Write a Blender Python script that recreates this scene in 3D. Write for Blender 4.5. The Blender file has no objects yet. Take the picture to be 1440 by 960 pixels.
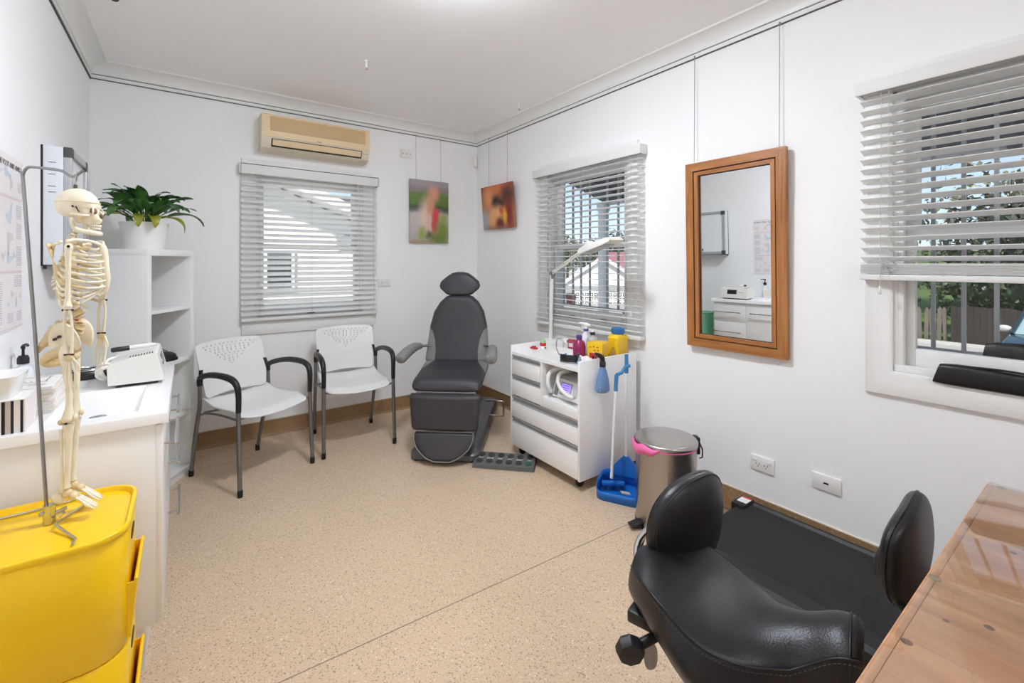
import bpy, bmesh, math, random
from mathutils import Vector, Matrix, Euler
random.seed(7)
S = bpy.context.scene
COL = S.collection
PI = math.pi
R = math.radians

# ------------------------------------------------------------------ camera, sky, sun, exposure
TH = R(35.93); FPX = 632.4; HOR = 370.1; CAMH = 1.30
CT, ST = math.cos(TH), math.sin(TH)
cd = bpy.data.cameras.new('camera'); cam = bpy.data.objects.new('camera', cd); COL.objects.link(cam)
cam.location = (0, 0, CAMH); cam.rotation_euler = (PI/2, 0, -TH)
cd.sensor_width = 36; cd.lens = FPX/1440*36; cd.shift_x = 0; cd.shift_y = -(480-HOR)/1440
cd.clip_start = 0.02; cd.clip_end = 400
S.camera = cam
S.view_settings.view_transform = 'Standard'; S.view_settings.look = 'None'
S.view_settings.gamma = 1; S.view_settings.use_curve_mapping = False
S.view_settings.exposure = 0.24
S.cycles.use_denoising = True
S.cycles.max_bounces = 12; S.cycles.diffuse_bounces = 9; S.cycles.glossy_bounces = 5
S.cycles.transparent_max_bounces = 16; S.cycles.transmission_bounces = 6
S.cycles.sample_clamp_indirect = 10
LAMP_FRONT = 130.0      # oyster lamp seen at the top of the photograph
LAMP_FILL = 60.0       # added twin behind the camera, unseen, to even out the light
W = bpy.data.worlds.new('world'); S.world = W; W.use_nodes = True
wn = W.node_tree.nodes; wl = W.node_tree.links; wn.clear()
wo = wn.new('ShaderNodeOutputWorld'); wb = wn.new('ShaderNodeBackground')
sky = wn.new('ShaderNodeTexSky'); sky.sky_type = 'HOSEK_WILKIE'; sky.turbidity = 3.5; sky.ground_albedo = .4
sky.sun_direction = Vector((-.35, -.55, .75)).normalized()
hs = wn.new('ShaderNodeHueSaturation'); hs.inputs['Saturation'].default_value = .8
wl.new(sky.outputs[0], hs.inputs['Color']); wl.new(hs.outputs[0], wb.inputs[0]); wl.new(wb.outputs[0], wo.inputs[0])
wb.inputs[1].default_value = 4.0
sd = bpy.data.lights.new('sun', 'SUN'); sd.energy = 4.5; sd.angle = R(3); sd.color = (1, .96, .9)
sun = bpy.data.objects.new('sun', sd); COL.objects.link(sun); sun.location = (-6, -8, 12)
sun.rotation_euler = Vector((.45, .6, -.72)).to_track_quat('-Z', 'Y').to_euler()

# ------------------------------------------------------------------ helpers
def at(px, py, x=None, y=None, z=None, d=None):
    """world point seen at a pixel, on a plane x=, y=, z= or at a depth d"""
    X = (px-720)/FPX; Z = (HOR-py)/FPX
    r = Vector((X*CT+ST, -X*ST+CT, Z))
    if x is not None: t = x/r.x
    elif y is not None: t = y/r.y
    elif z is not None: t = (z-CAMH)/r.z
    else: t = d
    return r*t + Vector((0, 0, CAMH))

def lin(c):
    return tuple(((v/255)/12.92 if v/255 <= .04045 else ((v/255+.055)/1.055)**2.4) for v in c)

def M(name, rgb, rough=.5, metal=0, spec=.5, noise=None, bump=None, coat=0, emit=None, estr=0, trans=0, alpha=1):
    m = bpy.data.materials.new(name); m.use_nodes = True
    nt = m.node_tree; b = nt.nodes['Principled BSDF']
    c = (*lin(rgb), 1)
    b.inputs['Base Color'].default_value = c; b.inputs['Roughness'].default_value = rough
    b.inputs['Metallic'].default_value = metal; b.inputs['Specular IOR Level'].default_value = spec
    b.inputs['Coat Weight'].default_value = coat; b.inputs['Transmission Weight'].default_value = trans
    b.inputs['Alpha'].default_value = alpha
    if emit: b.inputs['Emission Color'].default_value = (*lin(emit), 1); b.inputs['Emission Strength'].default_value = estr
    tc = nt.nodes.new('ShaderNodeTexCoord')
    if noise:                                   # (scale, amount, (optional) stretch)
        n = nt.nodes.new('ShaderNodeTexNoise'); n.inputs['Scale'].default_value = noise[0]; n.inputs['Detail'].default_value = 6
        src = tc.outputs['Object']
        if len(noise) > 2:
            mp = nt.nodes.new('ShaderNodeMapping'); mp.inputs['Scale'].default_value = noise[2]
            nt.links.new(src, mp.inputs[0]); src = mp.outputs[0]
        nt.links.new(src, n.inputs['Vector'])
        mx = nt.nodes.new('ShaderNodeMix'); mx.data_type = 'RGBA'
        a = noise[1]
        mx.inputs['A'].default_value = (*[v*(1-a) for v in c[:3]], 1); mx.inputs['B'].default_value = (*[min(1, v*(1+a)) for v in c[:3]], 1)
        nt.links.new(n.outputs[0], mx.inputs['Factor']); nt.links.new(mx.outputs['Result'], b.inputs['Base Color'])
    if bump:                                    # (scale, strength)
        n2 = nt.nodes.new('ShaderNodeTexNoise'); n2.inputs['Scale'].default_value = bump[0]; n2.inputs['Detail'].default_value = 4
        nt.links.new(tc.outputs['Object'], n2.inputs['Vector'])
        bp = nt.nodes.new('ShaderNodeBump'); bp.inputs['Strength'].default_value = bump[1]; bp.inputs['Distance'].default_value = .01
        nt.links.new(n2.outputs[0], bp.inputs['Height']); nt.links.new(bp.outputs[0], b.inputs['Normal'])
    return m

class MB:
    """collects shapes and links them as ONE mesh object"""
    def __init__(s): s.bm = bmesh.new(); s.mi = 0
    def _f(s, vs):
        try:
            f = s.bm.faces.new(vs); f.material_index = s.mi; f.smooth = True; return f
        except ValueError: return None
    def m(s, i): s.mi = i; return s
    def box(s, c, d, rot=None, bev=0, seg=2):
        b2 = bmesh.new(); bmesh.ops.create_cube(b2, size=1)
        bmesh.ops.scale(b2, vec=d, verts=b2.verts)
        if bev: bmesh.ops.bevel(b2, geom=b2.edges[:], offset=min(bev, min(d)*.49), segments=seg, affect='EDGES', profile=.5)
        mt = Matrix.Translation(c)
        if rot is not None: mt = mt @ (rot if isinstance(rot, Matrix) else Euler(rot).to_matrix().to_4x4())
        return s.add(b2, mt)
    def b6(s, x0, x1, y0, y1, z0, z1, bev=0):
        return s.box(((x0+x1)/2, (y0+y1)/2, (z0+z1)/2), (abs(x1-x0), abs(y1-y0), abs(z1-z0)), bev=bev)
    def add(s, b2, mt=None):
        mp = {}
        for v in b2.verts: mp[v] = s.bm.verts.new(mt @ v.co if mt else v.co)
        for f in b2.faces: s._f([mp[v] for v in f.verts])
        b2.free(); return s
    def hexa(s, p):
        """eight corners: bottom four then top four, same winding"""
        v = [s.bm.verts.new(q) for q in p]
        for f in ((3, 2, 1, 0), (4, 5, 6, 7), (0, 1, 5, 4), (1, 2, 6, 5), (2, 3, 7, 6), (3, 0, 4, 7)): s._f([v[i] for i in f])
        return s
    def ring(s, rows, closed_u=True, cap0=False, cap1=False):
        """rows of equal point loops skinned together"""
        vv = [[s.bm.verts.new(p) for p in r] for r in rows]
        n = len(rows[0])
        for a, b in zip(vv, vv[1:]):
            for i in range(n if closed_u else n-1):
                j = (i+1) % n; s._f([a[i], a[j], b[j], b[i]])
        if cap0: s._f(list(reversed(vv[0])))
        if cap1: s._f(vv[-1])
        return s
    def cyl(s, p0, p1, r0, r1=None, n=16, caps=True):
        return s.tube([p0, p1], [r0, r0 if r1 is None else r1], n, caps=caps)
    def tube(s, pts, r, n=8, closed=False, smooth=0, caps=True, flat=1.0):
        pts = [Vector(p) for p in pts]
        if not isinstance(r, (list, tuple)): r = [r]*len(pts)
        if smooth: pts, r = spline(pts, r, smooth, closed)
        rows = []; up = None; L = len(pts)
        for i, p in enumerate(pts):
            a = pts[(i-1) % L] if (i or closed) else p; b = pts[(i+1) % L] if (i < L-1 or closed) else p
            t = (b-a); t = t.normalized() if t.length > 1e-9 else Vector((0, 0, 1))
            if up is None: up = t.orthogonal().normalized() if abs(t.z) > .9 else (Vector((0, 0, 1))-t*t.z).normalized()
            else:
                up = up - t*up.dot(t); up = up.normalized() if up.length > 1e-6 else t.orthogonal().normalized()
            sd_ = t.cross(up)
            rows.append([p + (sd_*math.cos(2*PI*k/n)*flat + up*math.sin(2*PI*k/n))*r[i] for k in range(n)])
        if closed: rows.append(rows[0]); return s.ring(rows)
        return s.ring(rows, True, caps, caps)
    def lathe(s, prof, c=(0, 0, 0), n=32, mt=None, cap0=True, cap1=True):
        c = Vector(c); rows = []
        for r, z in prof: rows.append([(mt @ Vector((r*math.cos(2*PI*k/n), r*math.sin(2*PI*k/n), z)) if mt else Vector((r*math.cos(2*PI*k/n), r*math.sin(2*PI*k/n), z)))+c for k in range(n)])
        return s.ring(rows, True, cap0, cap1)
    def ell(s, c, rad, rot=None, nu=16, nv=10):
        b2 = bmesh.new(); bmesh.ops.create_uvsphere(b2, u_segments=nu, v_segments=nv, radius=1)
        mt = Matrix.Translation(c)
        if rot is not None: mt = mt @ (rot if isinstance(rot, Matrix) else Euler(rot).to_matrix().to_4x4())
        mt = mt @ Matrix.Diagonal((*rad, 1)); return s.add(b2, mt)
    def prism(s, pts, h, mt=None, bev=0, seg=2):
        """2-D outline in local xy, extruded by h along local z, then mt"""
        b2 = bmesh.new(); v = [b2.verts.new((p[0], p[1], 0)) for p in pts]; f = b2.faces.new(v)
        e = bmesh.ops.extrude_face_region(b2, geom=[f]); nv = [q for q in e['geom'] if isinstance(q, bmesh.types.BMVert)]
        bmesh.ops.translate(b2, verts=nv, vec=(0, 0, h)); bmesh.ops.recalc_face_normals(b2, faces=b2.faces)
        if bev: bmesh.ops.bevel(b2, geom=[q for q in b2.edges if (abs(q.verts[0].co.z-q.verts[1].co.z) < 1e-6)], offset=bev, segments=seg, affect='EDGES', profile=.5)
        return s.add(b2, mt)
    def grid(s, f, nu, nv, skip=None, mat=None):
        vv = [[s.bm.verts.new(f(i/nu, j/nv)) for j in range(nv+1)] for i in range(nu+1)]
        for i in range(nu):
            for j in range(nv):
                if skip and skip(i, j): continue
                if mat: s.mi = mat((i+.5)/nu, (j+.5)/nv)
                s._f([vv[i][j], vv[i+1][j], vv[i+1][j+1], vv[i][j+1]])
        return s
    def text(s, body, size, mt, extrude=.0004, align='CENTER', sx=1):
        cu = bpy.data.curves.new('t', 'FONT'); cu.body = body; cu.size = size; cu.align_x = align; cu.align_y = 'CENTER'; cu.extrude = extrude
        o = bpy.data.objects.new('t', cu); COL.objects.link(o)
        dg = bpy.context.evaluated_depsgraph_get(); dg.update()
        me = bpy.data.meshes.new_from_object(o.evaluated_get(dg)); bpy.data.objects.remove(o)
        b2 = bmesh.new(); b2.from_mesh(me); bpy.data.meshes.remove(me)
        bmesh.ops.scale(b2, vec=(sx, 1, 1), verts=b2.verts)
        return s.add(b2, mt)
    def build(s, name, mats, parent=None, world=False, ang=40, solid=0, sub=0, merge=False):
        if merge: bmesh.ops.remove_doubles(s.bm, verts=s.bm.verts, dist=1e-5)
        bmesh.ops.recalc_face_normals(s.bm, faces=s.bm.faces)
        if world and parent is not None: bmesh.ops.transform(s.bm, matrix=wmat(parent).inverted(), verts=s.bm.verts)
        me = bpy.data.meshes.new(name); s.bm.to_mesh(me); s.bm.free()
        for m_ in (mats if isinstance(mats, (list, tuple)) else [mats]): me.materials.append(m_)
        if ang < 180: me.set_sharp_from_angle(angle=R(ang))
        o = bpy.data.objects.new(name, me); COL.objects.link(o)
        if parent is not None: o.parent = parent
        if solid:
            q = o.modifiers.new('thickness', 'SOLIDIFY'); q.thickness = solid; q.offset = 0
        if sub:
            q = o.modifiers.new('smooth', 'SUBSURF'); q.levels = sub; q.render_levels = sub
        return o

def spline(pts, r, k, closed=False):
    L = len(pts); P = []; Q = []
    g = (lambda i: pts[i % L]) if closed else (lambda i: pts[max(0, min(L-1, i))])
    h = (lambda i: r[i % L]) if closed else (lambda i: r[max(0, min(L-1, i))])
    for i in range(L if closed else L-1):
        a, b, c, d = g(i-1), g(i), g(i+1), g(i+2)
        for j in range(k):
            t = j/k
            P.append(.5*((2*b)+(c-a)*t+(2*a-5*b+4*c-d)*t*t+(3*b-a-3*c+d)*t**3)); Q.append(h(i)*(1-t)+h(i+1)*t)
    if not closed: P.append(pts[-1]); Q.append(r[-1])
    return P, Q

def wmat(o):
    m = Matrix.Identity(4)
    while o is not None:
        m = (Matrix.Translation(o.location) @ o.rotation_euler.to_matrix().to_4x4() @ Matrix.Diagonal((*o.scale, 1))) @ m; o = o.parent
    return m
def tag(o, label=None, cat=None, group=None, kind=None):
    if label: o['label'] = label
    if cat: o['category'] = cat
    if group: o['group'] = group
    if kind: o['kind'] = kind
    return o
def thing(name, label, cat, loc=(0, 0, 0), rz=0, group=None):
    o = bpy.data.objects.new(name, None); COL.objects.link(o); o.empty_display_size = .1
    o.location = loc; o.rotation_euler = (0, 0, rz); return tag(o, label, cat, group)
def struct(name, mb, mats, parent=None, **k):
    o = mb.build(name, mats, parent, **k)
    if parent is None: o['kind'] = 'structure'
    return o
def sroot(name):
    o = bpy.data.objects.new(name, None); COL.objects.link(o); o['kind'] = 'structure'; return o
def children(o): return [c for c in bpy.data.objects if c.parent == o]
def copy_tree(o, parent=None):
    c = o.copy(); COL.objects.link(c)
    if parent: c.parent = parent
    for ch in children(o): copy_tree(ch, c)
    return c
def rrect(w, d, r, n=6, cx=0, cy=0):
    P = []
    for sx, sy, a0 in ((1, 1, 0), (-1, 1, 90), (-1, -1, 180), (1, -1, 270)):
        for k in range(n+1):
            a = R(a0+90*k/n); P.append((cx+sx*(w/2-r)+r*math.cos(a), cy+sy*(d/2-r)+r*math.sin(a)))
    return P
def smooth2(pts, k=6):
    p, _ = spline([Vector((a, b, 0)) for a, b in pts], [0]*len(pts), k, True); return [(q.x, q.y) for q in p]
def sstep(a, b, x):
    t = max(0, min(1, (x-a)/(b-a))); return t*t*(3-2*t)
def lerp(a, b, t): return a+(b-a)*t
def interp(tab, x):
    for (a, b), (c, d) in zip(tab, tab[1:]):
        if x <= c: return lerp(b, d, max(0, (x-a)/(c-a)))
    return tab[-1][1]

# ------------------------------------------------------------------ materials
WALL = M('wall_paint', (241, 241, 241), .75, spec=.2, bump=(60, .03))
CEIL = M('ceiling_paint', (247, 247, 247), .85, spec=.1)
TRIM = M('white_gloss_trim', (232, 232, 230), .4)
DARK = M('shadow_line_dark', (70, 70, 70), .6)
WHITE = M('white_melamine', (236, 236, 235), .32)
WHITE2 = M('white_plastic', (232, 231, 228), .4)
SATIN = M('white_satin', (224, 224, 222), .5)
ALU = M('brushed_aluminium', (190, 190, 190), .35, metal=.85)
ALUG = M('grey_aluminium_channel', (176, 177, 178), .45, metal=.3)
CHROME = M('chrome', (200, 200, 200), .12, metal=1)
STEELTUBE = M('satin_steel_tube', (150, 150, 150), .28, metal=.9)
BLACK = M('black_plastic', (26, 26, 28), .4)
BLACKR = M('black_rubber', (22, 22, 22), .7)
LEATHER = M('black_leather', (17, 17, 20), .38, bump=(260, .12), noise=(9, .15))
YELLOW = M('yellow_gloss_plastic', (246, 200, 8), .28, noise=(3, .03))
YELLOW2 = M('yellow_container_plastic', (240, 196, 30), .4)
BLUE = M('blue_plastic', (22, 104, 186), .4)
BLUE2 = M('pale_blue_plastic', (60, 125, 175), .4)
PINK = M('pink_bag', (238, 110, 170), .45)
GREY = M('grey_plastic', (118, 120, 122), .45)
LGREY = M('light_grey_plastic', (196, 196, 194), .45)
RED = M('red_plastic', (196, 40, 44), .4)
GREEN = M('green_plastic', (120, 196, 158), .5, noise=(6, .08))

def floor_material(name, base, seams, fleck=1.0):
    m = bpy.data.materials.new(name); m.use_nodes = True; nt = m.node_tree; N = nt.nodes; L = nt.links; b = N['Principled BSDF']
    tc = N.new('ShaderNodeTexCoord'); b.inputs['Roughness'].default_value = .38; b.inputs['Specular IOR Level'].default_value = .35
    def mix(fac, A, B):
        x = N.new('ShaderNodeMix'); x.data_type = 'RGBA'
        for k, v in (('Factor', fac), ('A', A), ('B', B)):
            if isinstance(v, (int, float)): x.inputs[k].default_value = v
            elif isinstance(v, tuple): x.inputs[k].default_value = (*lin(v), 1)
            else: L.new(v, x.inputs[k])
        return x.outputs['Result']
    def math_(op, a, bb=0):
        x = N.new('ShaderNodeMath'); x.operation = op
        for i, v in enumerate((a, bb)):
            if isinstance(v, (int, float)): x.inputs[i].default_value = v
            else: L.new(v, x.inputs[i])
        return x.outputs[0]
    def vor(scale, w):
        v = N.new('ShaderNodeTexVoronoi'); v.inputs['Scale'].default_value = scale; L.new(tc.outputs['Object'], v.inputs['Vector'])
        wn_ = N.new('ShaderNodeTexWhiteNoise'); wn_.noise_dimensions = '3D'; L.new(v.outputs['Position'], wn_.inputs['Vector'])
        near = math_('LESS_THAN', v.outputs['Distance'], .42)
        return near, wn_.outputs['Value']
    ns = N.new('ShaderNodeTexNoise'); ns.inputs['Scale'].default_value = 2.2; L.new(tc.outputs['Object'], ns.inputs['Vector'])
    ns2 = N.new('ShaderNodeTexNoise'); ns2.inputs['Scale'].default_value = 130; ns2.inputs['Detail'].default_value = 3; L.new(tc.outputs['Object'], ns2.inputs['Vector'])
    d = tuple(v*.93 for v in base); u = tuple(min(255, v*1.05) for v in base)
    c = mix(ns.outputs[0], d, u)
    c2 = mix(ns2.outputs[0], tuple(v*.80 for v in base), tuple(min(255, v*1.16) for v in base)); c = mix(.5, c, c2)
    n1, w1 = vor(140, 0); n2, w2 = vor(260, 0)
    n1 = math_('MULTIPLY', n1, fleck); n2 = math_('MULTIPLY', n2, fleck)
    c = mix(math_('MULTIPLY', n1, math_('GREATER_THAN', w1, .86)), c, tuple(v*.76 for v in base))
    c = mix(math_('MULTIPLY', n1, math_('LESS_THAN', w1, .05)), c, (224, 208, 190))
    c = mix(math_('MULTIPLY', n2, math_('GREATER_THAN', w2, .88)), c, tuple(v*.68 for v in base))
    c = mix(math_('MULTIPLY', n2, math_('LESS_THAN', w2, .08)), c, (226, 208, 186))
    if seams:
        sp = N.new('ShaderNodeSeparateXYZ'); L.new(tc.outputs['Object'], sp.inputs[0])
        for y0, k in seams:
            yy = math_('SUBTRACT', sp.outputs[1], math_('MULTIPLY', sp.outputs[0], k))
            line = math_('LESS_THAN', math_('ABSOLUTE', math_('SUBTRACT', yy, y0)), .0022)
            c = mix(line, c, tuple(v*.62 for v in base))
    L.new(c, b.inputs['Base Color']); return m
FLOOR = floor_material("speckled_vinyl", (206, 181, 153), [(1.565, -.05), (3.47, -.03)])
SKIRT_SHADED = floor_material('shaded_vinyl_skirting', (160, 126, 90), None, .45)  # floor vinyl darkened in colour for the dimmer light on the skirting

def wood(name, c1, c2, axis, scale=1, rough=.4, coat=0):
    m = bpy.data.materials.new(name); m.use_nodes = True; nt = m.node_tree; N = nt.nodes; L = nt.links; b = N['Principled BSDF']
    tc = N.new('ShaderNodeTexCoord'); mp = N.new('ShaderNodeMapping'); L.new(tc.outputs['Object'], mp.inputs[0])
    mp.inputs['Scale'].default_value = [(1.2 if i == axis else 14)*scale for i in range(3)]
    n = N.new('ShaderNodeTexNoise'); n.inputs['Scale'].default_value = 3; n.inputs['Detail'].default_value = 9; n.inputs['Distortion'].default_value = .6
    L.new(mp.outputs[0], n.inputs['Vector'])
    r = N.new('ShaderNodeValToRGB'); r.color_ramp.elements[0].position = .3; r.color_ramp.elements[1].position = .72
    r.color_ramp.elements[0].color = (*lin(c1), 1); r.color_ramp.elements[1].color = (*lin(c2), 1)
    L.new(n.outputs[0], r.inputs[0]); L.new(r.outputs[0], b.inputs['Base Color'])
    b.inputs['Roughness'].default_value = rough; b.inputs['Coat Weight'].default_value = coat; return m
MIRRORWOOD_V = wood('oiled_frame_wood', (140, 84, 40), (184, 124, 70), 2, 1, .35)
MIRRORWOOD_H = wood('oiled_frame_wood_rail', (140, 84, 40), (184, 124, 70), 1, 1, .35)
DESKWOOD = wood('pine_desk_wood', (172, 116, 74), (212, 158, 112), 1, .6, .45)

def glass_material(name, tint=(1, 1, 1), ior=1.45):
    m = bpy.data.materials.new(name); m.use_nodes = True; nt = m.node_tree; N = nt.nodes; L = nt.links; N.clear()
    o = N.new('ShaderNodeOutputMaterial'); mx = N.new('ShaderNodeMixShader'); t = N.new('ShaderNodeBsdfTransparent'); g = N.new('ShaderNodeBsdfGlossy')
    fr = N.new('ShaderNodeFresnel'); ge = N.new('ShaderNodeNewGeometry'); io = N.new('ShaderNodeMapRange')
    io.inputs['To Min'].default_value = ior; io.inputs['To Max'].default_value = 1/ior; L.new(ge.outputs['Backfacing'], io.inputs['Value']); L.new(io.outputs[0], fr.inputs['IOR'])
    t.inputs[0].default_value = (*tint, 1); g.inputs['Roughness'].default_value = .01
    L.new(fr.outputs[0], mx.inputs[0]); L.new(t.outputs[0], mx.inputs[1]); L.new(g.outputs[0], mx.inputs[2]); L.new(mx.outputs[0], o.inputs[0]); return m
GLASS = glass_material('window_glass')
CLEARPL = glass_material('clear_plastic', (.9, .92, .93))
def blind_material():
    m = bpy.data.materials.new('white_blind_slat'); m.use_nodes = True; nt = m.node_tree; N = nt.nodes; L = nt.links
    b = N['Principled BSDF']; b.inputs['Base Color'].default_value = (*lin((246, 246, 245)), 1); b.inputs['Roughness'].default_value = .45
    tr = N.new('ShaderNodeBsdfTranslucent'); tr.inputs[0].default_value = (*lin((246, 246, 245)), 1)
    mx = N.new('ShaderNodeMixShader'); mx.inputs[0].default_value = .38
    L.new(b.outputs[0], mx.inputs[1]); L.new(tr.outputs[0], mx.inputs[2]); L.new(mx.outputs[0], N['Material Output'].inputs[0]); return m
SLAT = blind_material()
# ------------------------------------------------------------------ room shell
XL, XR, YB, YF, ZC = -.49, 2.35, 3.842, -2.6, 2.565
W1 = (.42, 1.21, .87, 1.98); W2 = (1.945, 2.745, .86, 2.0); W3 = (-.30, .575, .86, 2.0)
T = .15
mb = MB(); mb.b6(XL-T, XR+T, YF-T, YB+T, -.1, 0); struct('floor', mb, FLOOR)
mb = MB(); mb.b6(XL-T, XR+T, YF-T, YB+T, ZC, ZC+.1); struct('ceiling', mb, CEIL)
mb = MB(); mb.b6(XL-T, XL, YF-T, YB+T, 0, ZC); struct('wall_left', mb, WALL)
mb = MB(); mb.b6(XL, XR, YF-T, YF, 0, ZC); struct('wall_front', mb, WALL)
mb = MB(); mb.b6(XL, W1[0], YB, YB+T, 0, ZC).b6(W1[1], XR, YB, YB+T, 0, ZC).b6(W1[0], W1[1], YB, YB+T, 0, W1[2]).b6(W1[0], W1[1], YB, YB+T, W1[3], ZC)
struct('wall_back', mb, WALL)
mb = MB()
for a, b in ((YF-T, W3[0]), (W3[1], W2[0]), (W2[1], YB+T)): mb.b6(XR, XR+T, a, b, 0, ZC)
for w in (W2, W3): mb.b6(XR, XR+T, w[0], w[1], 0, w[2]).b6(XR, XR+T, w[0], w[1], w[3], ZC)
struct('wall_right', mb, WALL)
# profiles swept along the four walls: (wall name, start, end, inward normal)
SIDES = [('left', (XL, YF), (XL, YB), (1, 0)), ('back', (XL, YB), (XR, YB), (0, -1)), ('right', (XR, YB), (XR, YF), (-1, 0)), ('front', (XR, YF), (XL, YF), (0, 1))]
def sweep(prof, a, b, n, close=True):
    a = Vector(a); b = Vector(b); n = Vector(n); t = (b-a).normalized(); rows = []
    for p, sg in ((a, 1), (b, -1)): rows.append([Vector((*(p+n*o+t*sg*o), z)) for o, z in prof])   # mitred at the corners
    return MB().ring(rows, True, True, True)
cove = [(0, 2.492), (.006, 2.492)] + [(.012+.075*(1-math.cos(R(a))), 2.494+.062*math.sin(R(a))) for a in range(0, 91, 10)] + [(.09, 2.556), (.094, ZC), (0, ZC)]
rail = [(0, 2.466), (.010, 2.466), (.012, 2.468), (.012, 2.4865), (.009, 2.488), (.009, 2.4905), (0, 2.4905)]
gap = [(0, 2.462), (.0075, 2.462), (.0075, 2.4665), (0, 2.4665)]  # dark strip, its colour drawing the shadow line under the rail
gap2 = [(0, 2.4865), (.0105, 2.4865), (.0105, 2.4915), (0, 2.4915)]
skirt = [(0, 0), (.034, 0), (.033, .003), (.022, .006), (.012, .014), (.007, .026), (.006, .112), (0, .112)]
cap = [(0, .112), (.0075, .112), (.0075, .117), (0, .117)]
for i, (nm, a, b, n) in enumerate(SIDES):
    c = struct('trim_%d' % (i+1), sweep(cove, a, b, n), TRIM, ang=30)
    struct('picture_rail', sweep(rail, a, b, n), TRIM, c)
    g_ = [(o, z-(.004 if nm == 'left' and z < 2.464 else 0)) for o, z in gap]
    struct('shadow_line', sweep(g_, a, b, n), DARK, c)
    struct('rail_groove', sweep(gap2, a, b, n), M('groove_grey', (120, 120, 120), .6), c)
    k = struct('baseboard_'+nm, sweep(skirt, a, b, n), SKIRT_SHADED, ang=60)
    struct('cap_strip', sweep(cap, a, b, n), M('skirting_cap', (214, 200, 184), .4), k)

# ------------------------------------------------------------------ windows and blinds
FB = lambda u, n, z: Vector((u, YB-n, z))         # back wall: n metres into the room
FR = lambda u, n, z: Vector((XR-n, u, z))         # right wall
def wb6(mb, F, u0, u1, n0, n1, z0, z1, bev=0):
    a = F(u0, n0, z0); b = F(u1, n1, z1); return mb.b6(a.x, b.x, a.y, b.y, a.z, b.z, bev)
def window(n, F, w):
    u0, u1, z0, z1 = w; r = sroot('window_%d' % n)
    mb = MB()                                     # moulded architrave, mitred like a picture frame
    prof = [(.0, 0), (.0, .012), (.012, .018), (.05, .024), (.07, .024), (.09, .018), (.095, 0)]
    rows = []
    for cu, cz in ((u0, z0), (u1, z0), (u1, z1), (u0, z1)):
        su = -1 if cu == u0 else 1; sz = -1 if cz == z0 else 1
        rows.append([F(cu+su*o, h, cz+sz*o*(1.1 if sz < 0 else 1)) for o, h in prof])
    rows.append(rows[0]); mb.ring(rows, True); mb.build('architrave', TRIM, r, ang=25)
    mb = MB(); j = .012
    wb6(mb, F, u0, u0+j, 0, -T, z0, z1); wb6(mb, F, u1-j, u1, 0, -T, z0, z1); wb6(mb, F, u0, u1, 0, -T, z0, z0+j); wb6(mb, F, u0, u1, 0, -T, z1-j, z1)
    mb.build('jamb', TRIM, r)
    mb = MB(); 
    for a in (u0+j, u1-j-.02): wb6(mb, F, a, a+.02, 0, -.035, z0+j, z1-j, .003)
    wb6(mb, F, u0+.0005, u1-.0005, .003, -.035, z0+.0005, z0+j+.014, .002)
    mb.build('stop_bead', TRIM, r)
    mid = 1.43
    for nm, n0, n1, a, b, rb, rt, st in (('lower_sash', -.04, -.075, z0+.016, mid+.018, .078, .036, .045), ('upper_sash', -.08, -.113, mid-.018, z1-.014, .036, .05, .05)):
        mb = MB(); A, B = u0+j+.002, u1-j-.002
        wb6(mb, F, A, A+st, n0, n1, a, b, .003); wb6(mb, F, B-st, B, n0, n1, a, b, .003)
        wb6(mb, F, A+st, B-st, n0, n1, a, a+rb, .003); wb6(mb, F, A+st, B-st, n0, n1, b-rt, b, .003)
        sh = mb.build(nm, TRIM, r)
        mb = MB(); c_ = (n0+n1)/2
        v = [F(A+st, c_, a+rb), F(B-st, c_, a+rb), F(B-st, c_, b-rt), F(A+st, c_, b-rt)]
        mb._f([mb.bm.verts.new(p) for p in v]); mb.build('pane', GLASS, sh)
    mb = MB()
    for q in ((.3, .7) if n == 2 else (.5,)):
        uu = lerp(u0, u1, q); wb6(mb, F, uu-.025, uu+.025, -.03, -.04, z0+.03, z0+.042, .002)
    mb.build('sash_lift', M('dark_sash_lift', (90, 88, 84), .4), r)
    mb = MB(); wb6(mb, F, u0-.04, u1+.04, -T, -T-.05, z0-.05, z0+.004); mb.build('outer_sill', TRIM, r)
    return r
window(1, FB, W1); window(2, FR, W2); window(3, FR, W3)

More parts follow.
